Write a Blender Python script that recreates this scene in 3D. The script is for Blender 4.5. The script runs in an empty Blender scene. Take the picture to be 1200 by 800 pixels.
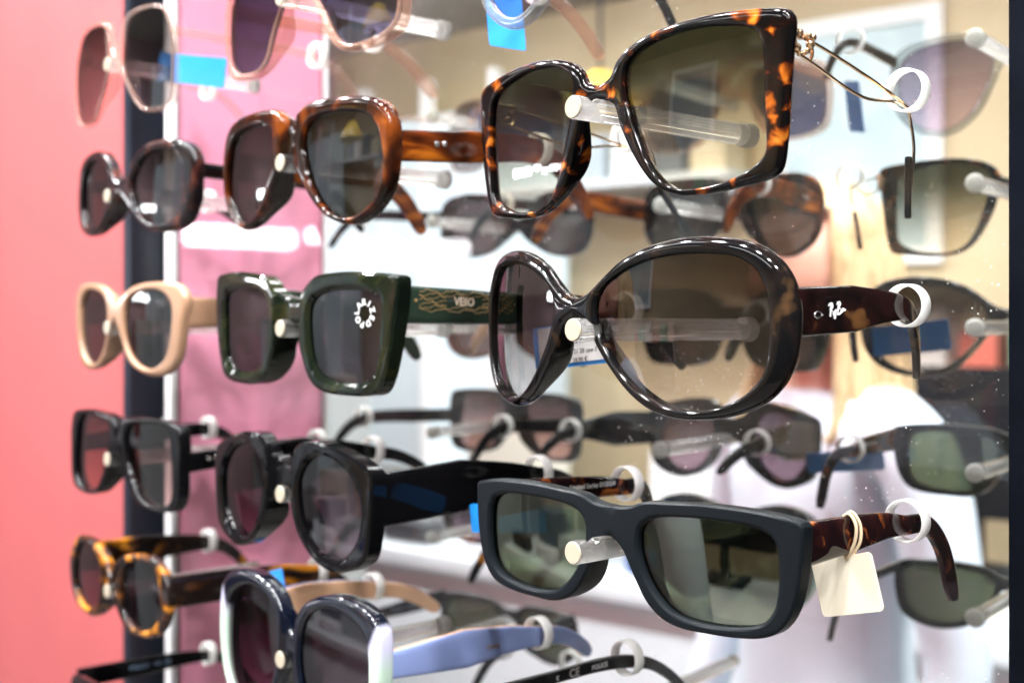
import bpy, bmesh, math, random
import numpy as np
from mathutils import Vector, Matrix

sc = bpy.context.scene
COL = sc.collection
R_ = math.radians

# ------------------------------------------------------------------ camera
# world: x runs along the display to the right, y into the display, z up; metres.
# the clear sheet that carries the pegs stands at y = 0, the mirror about 0.11 behind it.
cam_d = bpy.data.cameras.new('camera')
cam = bpy.data.objects.new('camera', cam_d); COL.objects.link(cam)
TH = R_(48.4)
fw = Vector((-math.sin(TH), math.cos(TH), 0)); rt = Vector((math.cos(TH), math.sin(TH), 0)); up = Vector((0, 0, 1))
cam.matrix_world = Matrix(((rt.x, up.x, -fw.x, .311), (rt.y, up.y, -fw.y, -.4085), (rt.z, up.z, -fw.z, 0), (0, 0, 0, 1)))
cam_d.sensor_width = 36
cam_d.lens = 36*1421/1200
cam_d.shift_y = -20/1200
cam_d.clip_start = .01
cam_d.clip_end = 60
cam_d.dof.use_dof = True
cam_d.dof.focus_distance = .440
cam_d.dof.aperture_fstop = 42.6/4.9
sc.camera = cam

# ------------------------------------------------------------------ world, exposure
w = bpy.data.worlds.new('World'); sc.world = w; w.use_nodes = True
bg = w.node_tree.nodes['Background']
bg.inputs[0].default_value = (.95, .96, 1, 1); bg.inputs[1].default_value = .10
sc.view_settings.view_transform = 'Standard'; sc.view_settings.look = 'None'
sc.view_settings.exposure = .42; sc.view_settings.gamma = 1
sc.cycles.use_denoising = True
sc.cycles.max_bounces = 20; sc.cycles.glossy_bounces = 10; sc.cycles.transmission_bounces = 14
sc.cycles.transparent_max_bounces = 48; sc.cycles.diffuse_bounces = 3
sc.cycles.sample_clamp_indirect = 8
sc.cycles.caustics_reflective = False; sc.cycles.caustics_refractive = False

# ------------------------------------------------------------------ shop lamps (area lamps in the ceiling)
def area(name, loc, target, size, power, col=(1, .97, .93), sy=None):
    d = bpy.data.lights.new(name, 'AREA'); d.energy = power; d.color = col
    d.shape = 'RECTANGLE'; d.size = size; d.size_y = sy or size
    o = bpy.data.objects.new(name, d); COL.objects.link(o); o.location = loc
    o.rotation_euler = (Vector(target)-Vector(loc)).to_track_quat('-Z', 'Y').to_euler()
    return o
TUBES = [(-.75, -.75), (-2.05, -.75), (-.75, -2.2), (-2.05, -2.2), (.75, -1.3)]
for tx, ty in TUBES:
    area('ceiling_tube_lamp', (tx, ty, 1.16), (tx, ty, 0), 1.16, 9 if tx > 0 else 6, col=(.97, .985, 1), sy=.10)

# ------------------------------------------------------------------ node helpers
def new_mat(name):
    m = bpy.data.materials.new(name); m.use_nodes = True
    nt = m.node_tree; nt.nodes.clear()
    out = nt.nodes.new('ShaderNodeOutputMaterial')
    return m, nt, out
def N(nt, kind, **kw):
    n = nt.nodes.new('ShaderNode'+kind)
    for k, v in kw.items():
        if isinstance(k, str) and hasattr(n, k): setattr(n, k, v)
        else: n.inputs[k.replace('_', ' ')].default_value = v
    return n
def L(nt, a, b): nt.links.new(a, b)
def c4(c): return (c[0], c[1], c[2], 1)
def principled(nt, color=None, rough=.3, metal=0, coat=0, trans=0, ior=1.5, emis=None, es=0, spec=.5):
    p = nt.nodes.new('ShaderNodeBsdfPrincipled')
    if color: p.inputs['Base Color'].default_value = c4(color)
    p.inputs['Roughness'].default_value = rough; p.inputs['Metallic'].default_value = metal
    p.inputs['Coat Weight'].default_value = coat*.25; p.inputs['Coat Roughness'].default_value = .02
    p.inputs['Specular IOR Level'].default_value = spec
    p.inputs['Transmission Weight'].default_value = trans; p.inputs['IOR'].default_value = ior
    if emis: p.inputs['Emission Color'].default_value = c4(emis); p.inputs['Emission Strength'].default_value = es
    return p
def plain(name, color, rough=.3, bump=0, bscale=300, var=0, vscale=20, **kw):
    m, nt, out = new_mat(name)
    p = principled(nt, color, rough, **kw)
    tc = nt.nodes.new('ShaderNodeTexCoord')
    if var:
        nz = N(nt, 'TexNoise'); nz.inputs['Scale'].default_value = vscale; nz.inputs['Detail'].default_value = 4
        L(nt, tc.outputs['Object'], nz.inputs['Vector'])
        r = nt.nodes.new('ShaderNodeValToRGB'); e = r.color_ramp.elements
        e[0].position = .3; e[1].position = .7
        e[0].color = c4([x*(1-var) for x in color]); e[1].color = c4([min(1, x*(1+var)) for x in color])
        L(nt, nz.outputs['Fac'], r.inputs[0]); L(nt, r.outputs[0], p.inputs['Base Color'])
    if bump:
        nz = N(nt, 'TexNoise'); nz.inputs['Scale'].default_value = bscale; nz.inputs['Detail'].default_value = 3
        L(nt, tc.outputs['Object'], nz.inputs['Vector'])
        b = nt.nodes.new('ShaderNodeBump'); b.inputs['Strength'].default_value = bump; b.inputs['Distance'].default_value = .001
        L(nt, nz.outputs['Fac'], b.inputs['Height']); L(nt, b.outputs[0], p.inputs['Normal'])
    L(nt, p.outputs[0], out.inputs[0])
    return m
def tortoise(name, stops, scale=90, stretch=(1, 1, 1), distort=1.2, rough=.07, coat=1, seed=0, trans=0):
    """mottled acetate: a noise pushed through a colour ramp"""
    m, nt, out = new_mat(name)
    tc = nt.nodes.new('ShaderNodeTexCoord'); mp = nt.nodes.new('ShaderNodeMapping')
    mp.inputs['Scale'].default_value = stretch; mp.inputs['Location'].default_value = (seed*.37, seed*.21, seed*.53)
    L(nt, tc.outputs['Object'], mp.inputs['Vector'])
    nz = N(nt, 'TexNoise'); nz.inputs['Scale'].default_value = scale; nz.inputs['Detail'].default_value = 2.5
    nz.inputs['Distortion'].default_value = distort; nz.inputs['Roughness'].default_value = .5
    L(nt, mp.outputs[0], nz.inputs['Vector'])
    r = nt.nodes.new('ShaderNodeValToRGB'); e = r.color_ramp.elements
    while len(e) < len(stops): e.new(.5)
    for i, (p_, c) in enumerate(stops): e[i].position = p_; e[i].color = c4(c)
    L(nt, nz.outputs['Fac'], r.inputs[0])
    p = principled(nt, None, rough, coat=0, trans=trans, spec=.30)
    L(nt, r.outputs[0], p.inputs['Base Color']); L(nt, p.outputs[0], out.inputs[0])
    return m
def lens_mat(name, top, bot, z0=-.03, z1=.03, refl=.04, curve=.5, tint=(1, 1, 1)):
    """tinted sunglass lens: transmits its (graded) dye colour, reflects by Fresnel plus its coating"""
    m, nt, out = new_mat(name)
    tc = nt.nodes.new('ShaderNodeTexCoord'); sp = nt.nodes.new('ShaderNodeSeparateXYZ')
    L(nt, tc.outputs['Object'], sp.inputs[0])
    mr = nt.nodes.new('ShaderNodeMapRange'); mr.inputs['From Min'].default_value = z0; mr.inputs['From Max'].default_value = z1
    L(nt, sp.outputs['Z'], mr.inputs['Value'])
    r = nt.nodes.new('ShaderNodeValToRGB'); e = r.color_ramp.elements
    q = lambda c: c4([math.sqrt(x) for x in c])
    e[0].color = q(bot); e[1].color = q(top); e[0].position = .0; e[1].position = 1
    x = e.new(curve); x.color = q([(a*.55+b*.45) for a, b in zip(top, bot)])
    L(nt, mr.outputs[0], r.inputs[0])
    tr = nt.nodes.new('ShaderNodeBsdfTransparent'); L(nt, r.outputs[0], tr.inputs[0])
    gl = nt.nodes.new('ShaderNodeBsdfGlossy'); gl.inputs['Roughness'].default_value = .0; gl.inputs['Color'].default_value = c4(tint)
    fr = nt.nodes.new('ShaderNodeFresnel'); fr.inputs[0].default_value = 1.40
    ad = nt.nodes.new('ShaderNodeMath'); ad.operation = 'ADD'; ad.use_clamp = True; ad.inputs[1].default_value = refl
    geo = nt.nodes.new('ShaderNodeNewGeometry')      # the inside face keeps the plain air-side reflectance too
    L(nt, fr.outputs[0], ad.inputs[0])
    lt = nt.nodes.new('ShaderNodeMath'); lt.operation = 'MULTIPLY'
    inv = nt.nodes.new('ShaderNodeMath'); inv.operation = 'SUBTRACT'; inv.inputs[0].default_value = 1
    L(nt, geo.outputs['Backfacing'], inv.inputs[1]); L(nt, ad.outputs[0], lt.inputs[0]); L(nt, inv.outputs[0], lt.inputs[1])
    mx = nt.nodes.new('ShaderNodeMixShader'); L(nt, lt.outputs[0], mx.inputs[0])
    L(nt, tr.outputs[0], mx.inputs[1]); L(nt, gl.outputs[0], mx.inputs[2]); L(nt, mx.outputs[0], out.inputs[0])
    return m
def emit(name, col, s):
    m, nt, out = new_mat(name); e = nt.nodes.new('ShaderNodeEmission')
    e.inputs[0].default_value = c4(col); e.inputs[1].default_value = s; L(nt, e.outputs[0], out.inputs[0]); return m
def sheet_mat(name):
    """clear acrylic sheet: mostly straight through, Fresnel gloss, dust specks and hairline scratches"""
    m, nt, out = new_mat(name)
    tr = nt.nodes.new('ShaderNodeBsdfTransparent'); tr.inputs[0].default_value = (.975, .98, .975, 1)
    gl = nt.nodes.new('ShaderNodeBsdfGlossy'); gl.inputs['Roughness'].default_value = .0
    fr = nt.nodes.new('ShaderNodeFresnel'); fr.inputs[0].default_value = 1.33
    geo = nt.nodes.new('ShaderNodeNewGeometry'); inv = nt.nodes.new('ShaderNodeMath'); inv.operation = 'SUBTRACT'; inv.inputs[0].default_value = 1
    L(nt, geo.outputs['Backfacing'], inv.inputs[1]); fm = nt.nodes.new('ShaderNodeMath'); fm.operation = 'MULTIPLY'
    L(nt, fr.outputs[0], fm.inputs[0]); L(nt, inv.outputs[0], fm.inputs[1])     # one reflecting face only: the rays are not bent, so the exit face must not reflect totally
    mx = nt.nodes.new('ShaderNodeMixShader'); L(nt, fm.outputs[0], mx.inputs[0]); L(nt, tr.outputs[0], mx.inputs[1]); L(nt, gl.outputs[0], mx.inputs[2])
    tc = nt.nodes.new('ShaderNodeTexCoord')
    vo = N(nt, 'TexVoronoi'); vo.inputs['Scale'].default_value = 420; L(nt, tc.outputs['Object'], vo.inputs['Vector'])
    nz = N(nt, 'TexNoise'); nz.inputs['Scale'].default_value = 14; nz.inputs['Detail'].default_value = 3; L(nt, tc.outputs['Object'], nz.inputs['Vector'])
    sp = nt.nodes.new('ShaderNodeSeparateColor'); L(nt, vo.outputs['Color'], sp.inputs[0])
    th = nt.nodes.new('ShaderNodeMapRange'); th.inputs['From Min'].default_value = .35; th.inputs['From Max'].default_value = 1
    th.inputs['To Min'].default_value = .0; th.inputs['To Max'].default_value = .17
    L(nt, sp.outputs[0], th.inputs['Value'])
    ml = nt.nodes.new('ShaderNodeMath'); ml.operation = 'MULTIPLY'; L(nt, th.outputs[0], ml.inputs[0])
    nr = nt.nodes.new('ShaderNodeMapRange'); nr.inputs['From Min'].default_value = .42; nr.inputs['From Max'].default_value = .62
    L(nt, nz.outputs['Fac'], nr.inputs['Value']); L(nt, nr.outputs[0], ml.inputs[1])
    lt = nt.nodes.new('ShaderNodeMath'); lt.operation = 'LESS_THAN'; L(nt, vo.outputs['Distance'], lt.inputs[0]); L(nt, ml.outputs[0], lt.inputs[1])
    k = nt.nodes.new('ShaderNodeMath'); k.operation = 'MULTIPLY'; k.inputs[1].default_value = .55; L(nt, lt.outputs[0], k.inputs[0])
    hz = nt.nodes.new('ShaderNodeMapRange'); hz.inputs['From Min'].default_value = .4; hz.inputs['From Max'].default_value = .8
    hz.inputs['To Min'].default_value = .002; hz.inputs['To Max'].default_value = .014; L(nt, nz.outputs['Fac'], hz.inputs['Value'])
    sm = nt.nodes.new('ShaderNodeMath'); sm.operation = 'ADD'; L(nt, k.outputs[0], sm.inputs[0]); L(nt, hz.outputs[0], sm.inputs[1])
    df = nt.nodes.new('ShaderNodeBsdfDiffuse'); df.inputs[0].default_value = (.9, .9, .88, 1)
    m2 = nt.nodes.new('ShaderNodeMixShader'); L(nt, sm.outputs[0], m2.inputs[0]); L(nt, mx.outputs[0], m2.inputs[1]); L(nt, df.outputs[0], m2.inputs[2])
    L(nt, m2.outputs[0], out.inputs[0]); return m
def mirror_mat(name):
    m, nt, out = new_mat(name); g = nt.nodes.new('ShaderNodeBsdfGlossy')
    g.inputs['Color'].default_value = (.90, .92, .91, 1); g.inputs['Roughness'].default_value = 0
    L(nt, g.outputs[0], out.inputs[0]); return m
def rod_mat(name, tint=(1, .99, .97), rough=.0, clear=.22, cloud=.20):
    """clear acrylic rod: refracting, partly straight through, faintly cloudy"""
    m, nt, out = new_mat(name); g = nt.nodes.new('ShaderNodeBsdfGlass')
    g.inputs['Color'].default_value = c4(tint); g.inputs['IOR'].default_value = 1.49; g.inputs['Roughness'].default_value = rough
    d = nt.nodes.new('ShaderNodeBsdfTranslucent'); d.inputs[0].default_value = (.97, .96, .93, 1)
    t = nt.nodes.new('ShaderNodeBsdfTransparent'); t.inputs[0].default_value = (.985, .985, .98, 1)
    mx = nt.nodes.new('ShaderNodeMixShader'); mx.inputs[0].default_value = clear
    L(nt, g.outputs[0], mx.inputs[1]); L(nt, t.outputs[0], mx.inputs[2])
    m2 = nt.nodes.new('ShaderNodeMixShader'); m2.inputs[0].default_value = cloud
    L(nt, mx.outputs[0], m2.inputs[1]); L(nt, d.outputs[0], m2.inputs[2]); L(nt, m2.outputs[0], out.inputs[0]); return m
def crystal(name, tint, body, k=.3, rough=.06):
    """clear crystal acetate: see-through dye colour, some body colour, gloss"""
    m, nt, out = new_mat(name)
    t = nt.nodes.new('ShaderNodeBsdfTransparent'); t.inputs[0].default_value = c4(tint)
    p = principled(nt, body, rough)
    lw = nt.nodes.new('ShaderNodeLayerWeight'); lw.inputs[0].default_value = .35
    ma = nt.nodes.new('ShaderNodeMapRange'); ma.inputs['To Min'].default_value = k*.6; ma.inputs['To Max'].default_value = min(1, k*2.6); L(nt, lw.outputs['Facing'], ma.inputs['Value'])
    mx = nt.nodes.new('ShaderNodeMixShader'); L(nt, ma.outputs[0], mx.inputs[0]); L(nt, t.outputs[0], mx.inputs[1]); L(nt, p.outputs[0], mx.inputs[2])
    g = nt.nodes.new('ShaderNodeBsdfGlossy'); g.inputs['Roughness'].default_value = .03
    geo = nt.nodes.new('ShaderNodeNewGeometry'); fr = nt.nodes.new('ShaderNodeFresnel'); fr.inputs[0].default_value = 1.45
    iv = nt.nodes.new('ShaderNodeMath'); iv.operation = 'SUBTRACT'; iv.inputs[0].default_value = 1; L(nt, geo.outputs['Backfacing'], iv.inputs[1])
    fm = nt.nodes.new('ShaderNodeMath'); fm.operation = 'MULTIPLY'; L(nt, fr.outputs[0], fm.inputs[0]); L(nt, iv.outputs[0], fm.inputs[1])
    m2 = nt.nodes.new('ShaderNodeMixShader'); L(nt, fm.outputs[0], m2.inputs[0]); L(nt, mx.outputs[0], m2.inputs[1]); L(nt, g.outputs[0], m2.inputs[2])
    L(nt, m2.outputs[0], out.inputs[0]); return m

# ------------------------------------------------------------------ mesh helpers
def link(o, parent=None):
    COL.objects.link(o)
    if parent is not None: o.parent = parent
    return o
def mesh_obj(name, verts, faces, mat, parent=None, smooth=True, sharp=40):
    me = bpy.data.meshes.new(name); me.from_pydata([tuple(v) for v in verts], [], [tuple(f) for f in faces]); me.update()
    bm = bmesh.new(); bm.from_mesh(me); bmesh.ops.remove_doubles(bm, verts=bm.verts, dist=2e-6)
    bmesh.ops.recalc_face_normals(bm, faces=bm.faces); bm.to_mesh(me); bm.free()
    if smooth:
        for p in me.polygons: p.use_smooth = True
        me.set_sharp_from_angle(angle=R_(sharp))
    mats = mat if isinstance(mat, (list, tuple)) else [mat]
    for m in mats: me.materials.append(m)
    return link(bpy.data.objects.new(name, me), parent)
def from_bm(name, bm, mat, parent=None, smooth=True, sharp=40):
    me = bpy.data.meshes.new(name); bmesh.ops.recalc_face_normals(bm, faces=bm.faces); bm.to_mesh(me); bm.free()
    if smooth:
        for p in me.polygons: p.use_smooth = True
        me.set_sharp_from_angle(angle=R_(sharp))
    me.materials.append(mat)
    return link(bpy.data.objects.new(name, me), parent)
def box(name, lo, hi, mat, parent=None, bevel=0, seg=2):
    bm = bmesh.new(); bmesh.ops.create_cube(bm, size=1)
    c = [(a+b)/2 for a, b in zip(lo, hi)]; s = [abs(b-a) for a, b in zip(lo, hi)]
    for v in bm.verts: v.co = Vector([c[i]+v.co[i]*s[i] for i in range(3)])
    if bevel: bmesh.ops.bevel(bm, geom=bm.edges[:], offset=bevel, segments=seg, affect='EDGES', profile=.6)
    return from_bm(name, bm, mat, parent)
def tag(o, label=None, cat=None, group=None, kind=None):
    if label: o['label'] = label
    if cat: o['category'] = cat
    if group: o['group'] = group
    if kind: o['kind'] = kind
    return o
def empty(name, loc, rot=(0, 0, 0)):
    o = bpy.data.objects.new(name, None); o.empty_display_size = .02; COL.objects.link(o)
    o.location = loc; o.rotation_euler = rot; return o
def catmull(pts, closed, n=10):
    P = np.array(pts, float); k = len(P); out = []
    segs = k if closed else k-1
    for i in range(segs):
        if closed: p0, p1, p2, p3 = P[(i-1) % k], P[i], P[(i+1) % k], P[(i+2) % k]
        else: p0, p1, p2, p3 = P[max(i-1, 0)], P[i], P[i+1], P[min(i+2, k-1)]
        # centripetal parametrisation: no overshoot at uneven spacing
        t0 = 0.; t1 = t0+max(np.linalg.norm(p1-p0), 1e-9)**.5; t2 = t1+max(np.linalg.norm(p2-p1), 1e-9)**.5; t3 = t2+max(np.linalg.norm(p3-p2), 1e-9)**.5
        for j in range(n):
            t = t1+(t2-t1)*j/n
            A1 = p1 if t1-t0 < 1e-3 and np.allclose(p0, p1) else (t1-t)/(t1-t0)*p0+(t-t0)/(t1-t0)*p1
            A2 = (t2-t)/(t2-t1)*p1+(t-t1)/(t2-t1)*p2
            A3 = p2 if np.allclose(p2, p3) else (t3-t)/(t3-t2)*p2+(t-t2)/(t3-t2)*p3
            B1 = (t2-t)/(t2-t0)*A1+(t-t0)/(t2-t0)*A2 if not np.allclose(p0, p1) else A2
            B2 = (t3-t)/(t3-t1)*A2+(t-t1)/(t3-t1)*A3 if not np.allclose(p2, p3) else A2
            out.append((t2-t)/(t2-t1)*B1+(t-t1)/(t2-t1)*B2)
    if not closed: out.append(P[-1])
    return np.array(out)
def tube(path, radii, n=10, cap=True):
    """round tube along a path; returns verts, faces"""
    P = [Vector(p) for p in path]; V = []; Fc = []
    if not isinstance(radii, (list, tuple)): radii = [radii]*len(P)
    prev = None
    for i, p in enumerate(P):
        t = (P[min(i+1, len(P)-1)]-P[max(i-1, 0)]).normalized()
        if prev is None:
            a = Vector((0, 0, 1)) if abs(t.z) < .9 else Vector((1, 0, 0)); u = t.cross(a).normalized()
        else: u = (prev-t*prev.dot(t)).normalized()
        prev = u; v = t.cross(u)
        for k in range(n):
            a = 2*math.pi*k/n; V.append(p+(u*math.cos(a)+v*math.sin(a))*radii[i])
    for i in range(len(P)-1):
        for k in range(n): Fc.append((i*n+k, i*n+(k+1) % n, (i+1)*n+(k+1) % n, (i+1)*n+k))
    if cap: Fc.append(tuple(range(n))[::-1]); Fc.append(tuple((len(P)-1)*n+k for k in range(n)))
    return V, Fc
class MB:
    def __init__(s): s.v = []; s.f = []
    def add(s, V, Fc):
        b = len(s.v); s.v += [tuple(x) for x in V]; s.f += [tuple(i+b for i in f) for f in Fc]; return s
    def build(s, name, mat, parent=None, **k): return mesh_obj(name, s.v, s.f, mat, parent, **k)
def ellipsoid(c, r, rot=None, nu=12, nv=8):
    V = []; Fc = []
    for j in range(nv+1):
        ph = math.pi*j/nv
        for i in range(nu):
            a = 2*math.pi*i/nu; p = Vector((r[0]*math.sin(ph)*math.cos(a), r[1]*math.sin(ph)*math.sin(a), r[2]*math.cos(ph)))
            if rot: p = rot @ p
            V.append(Vector(c)+p)
    for j in range(nv):
        for i in range(nu): Fc.append((j*nu+i, j*nu+(i+1) % nu, (j+1)*nu+(i+1) % nu, (j+1)*nu+i))
    return V, Fc
def text_mesh(txt, size, shear=0, bold=0, align='CENTER'):
    cu = bpy.data.curves.new('t', 'FONT'); cu.body = txt; cu.size = size; cu.shear = shear; cu.offset = bold
    cu.align_x = align; cu.align_y = 'CENTER'; cu.extrude = .00003; cu.resolution_u = 3
    o = bpy.data.objects.new('t', cu); COL.objects.link(o)
    dg = bpy.context.evaluated_depsgraph_get(); me = bpy.data.meshes.new_from_object(o.evaluated_get(dg))
    V = [v.co.copy() for v in me.vertices]; Fc = [tuple(p.vertices) for p in me.polygons]
    bpy.data.objects.remove(o); bpy.data.curves.remove(cu); bpy.data.meshes.remove(me)
    return V, Fc
def place(VF, o, ax, ay, az):
    V, Fc = VF; return [o+ax*v.x+ay*v.y+az*v.z for v in V], Fc

# ================================================================== materials of the place
M_wall = plain('coral_wall_paint', (.44, .094, .096), .6, bump=.25, bscale=60, var=.05, vscale=5)
M_side = plain('pink_laminate', (.97, .34, .50), .4, spec=.12, var=.10, vscale=9)
M_black = plain('black_powder_coat', (.004, .005, .008), .30, spec=.02, var=.2, vscale=40)
M_gun = plain('dark_steel_trim', (.012, .018, .028), .35, spec=.1)
M_sheet = sheet_mat('clear_acrylic_sheet')
M_mirror = mirror_mat('mirror_silver')
M_rod = rod_mat('clear_acrylic_rod')
M_rodend = plain('sawn_acrylic_end', (.42, .37, .28), .35, bump=.2, bscale=2500)

M_ring, _nt, _out = new_mat('white_plastic')
_a = principled(_nt, (.92, .91, .89), .3); _b = _nt.nodes.new('ShaderNodeBsdfTranslucent'); _b.inputs[0].default_value = (.95, .94, .92, 1)
_m = _nt.nodes.new('ShaderNodeMixShader'); _m.inputs[0].default_value = .5; L(_nt, _a.outputs[0], _m.inputs[1]); L(_nt, _b.outputs[0], _m.inputs[2]); L(_nt, _m.outputs[0], _out.inputs[0])
M_stud = rod_mat('frosted_acrylic_stud', (1, .99, .97), .2, .15, .6)
M_white = plain('white_trim', (.85, .85, .86), .4)

# ================================================================== structure
def struct(o): o['kind'] = 'structure'; return o
struct(box('wall', (-1.9, .206, -.62), (.55, .30, 1.25), M_wall))
struct(box('added_wainscot', (-1.9, .204, -1.5), (.55, .30, -.622), plain('added_wainscot_grey', (.45, .46, .48), .4)))  # grey lower wall, out of view, added to cut the coral bounce light

# ================================================================== display rack
PX = [0, -.202, -.404]                       # peg columns
PZ = [.158, .078, -.002, -.082, -.162, -.242]  # peg rows
PL = .103
rack = empty('display_rack', (-.206, 0, -.5))
tag(rack, 'clear acrylic eyewear display panel with pegs, black posts and a mirror behind', 'display rack')
IR = Matrix.Translation((.206, 0, .5))
def rk(o): o.parent = rack; o.matrix_parent_inverse = IR; return o
XL, XR = -.5215, .1125
ZB, ZT = -.50, .42
# sheet
rk(box('acrylic_sheet', (XL, .0, ZB), (XR, .004, ZT), M_sheet))
# mirror, hung a little askew behind the sheet
DL = R_(5)
mir = box('mirror', (-.64, 0, ZB), (.26, .004, ZT), M_mirror)
mir.rotation_euler = (0, 0, DL); mir.location = (0, .114, 0)
rk(mir)
rk(box('mirror_backing', (-.56, .1795, ZB), (.30, .203, ZT), M_black))
# niche cheek between sheet and wall on the far left
rk(box('side_panel', (-.530, .0055, ZB), (-.5205, .178, ZT), M_side))
# posts
def post(x0, x1, y0, y1, bev=.002):
    return rk(box('post', (x0, y0, ZB-.02), (x1, y1, ZT+.02), M_black, bevel=bev))
post(-.590, -.5315, -.006, .200)
post(.1133, .19, -.006, .200, .001)
rk(box('edge_trim', (-.612, -.002, ZB), (-.5905, .150, ZT), M_gun, bevel=.003))
rk(box('edge_trim', (-.5312, -.0045, ZB), (-.5220, .0005, ZT), M_white, bevel=.0008))
# pegs: clear rod with sawn end, saddle notch near the tip, frosted stud at the sheet
def rod_mesh():
    n, r = 24, .0043
    st = [(-PL, r*.94, 0), (-PL+.0006, r, 0), (-PL+.0050, r, 0), (-PL+.0058, r, .55), (-PL+.0072, r, .8), (-PL+.0095, r, .8), (-PL+.0108, r, .5), (-PL+.0116, r, 0), (-PL+.03, r, 0), (-PL+.06, r, 0), (-.0003, r, 0)]
    V = []; Fc = []
    for y, rr, cut in st:
        for k in range(n):
            a = 2*math.pi*k/n; x, z = rr*math.cos(a), rr*math.sin(a)
            z = min(z, rr-cut*.0032 if cut else z)
            V.append((x, y, z))
    for i in range(len(st)-1):
        for k in range(n): Fc.append((i*n+k, i*n+(k+1) % n, (i+1)*n+(k+1) % n, (i+1)*n+k))
    Fc.append(tuple((len(st)-1)*n+k for k in range(n)))
    Fc.append(tuple(range(n)))
    return V, Fc
V, Fc = rod_mesh()
rod0 = mesh_obj('peg', V, Fc, M_rod, sharp=35)
Vd, Fd = tube([(0, -PL-.0005, 0), (0, -PL-.0002, 0), (0, -PL+.0001, 0)], [.0038, .0041, .0041], 24)
end0 = mesh_obj('peg_end', Vd, Fd, M_rodend, sharp=30)
Vs, Fs = tube([(0, -.0060, 0), (0, -.0054, 0), (0, -.0035, 0), (0, -.0004, 0)], [.0045, .0049, .0051, .0052], 20)
stud0 = mesh_obj('peg_stud', Vs, Fs, M_stud, sharp=50)
def ring_mesh(ro=.0081, ri=.0073, y0=-.0016, y1=.0046, n=32):
    prof = [(ri, y0+.0004), (ri+.0004, y0), (ro-.0004, y0), (ro, y0+.0004), (ro, y1-.0004), (ro-.0004, y1), (ri+.0004, y1), (ri, y1-.0004)]
    V = []; Fc = []; m = len(prof)
    for k in range(n):
        a = 2*math.pi*k/n
        for r, y in prof: V.append((r*math.cos(a), y, r*math.sin(a)))
    for k in range(n):
        for j in range(m): Fc.append((k*m+j, k*m+(j+1) % m, ((k+1) % n)*m+(j+1) % m, ((k+1) % n)*m+j))
    return V, Fc
V, Fc = ring_mesh(); ring0 = mesh_obj('temple_ring', V, Fc, M_ring, sharp=50)
RX, RZ = .071, .009
first = True
def inst(o, loc, parent, first):
    c = o if first else o.copy()
    if not first: COL.objects.link(c)
    c.location = loc
    c.parent = parent
    if parent is rack: c.matrix_parent_inverse = IR
    return c
for ci, x in enumerate(PX):
    for ri, z in enumerate(PZ):
        pg = inst(rod0, (x, 0, z), rack, first)
        inst(end0, (0, 0, 0), pg, first); inst(stud0, (0, 0, 0), pg, first)
        for s in (-1, 1):
            inst(ring0, (x+s*RX, 0, z+RZ), rack, first and s == -1)
        first = False

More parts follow.
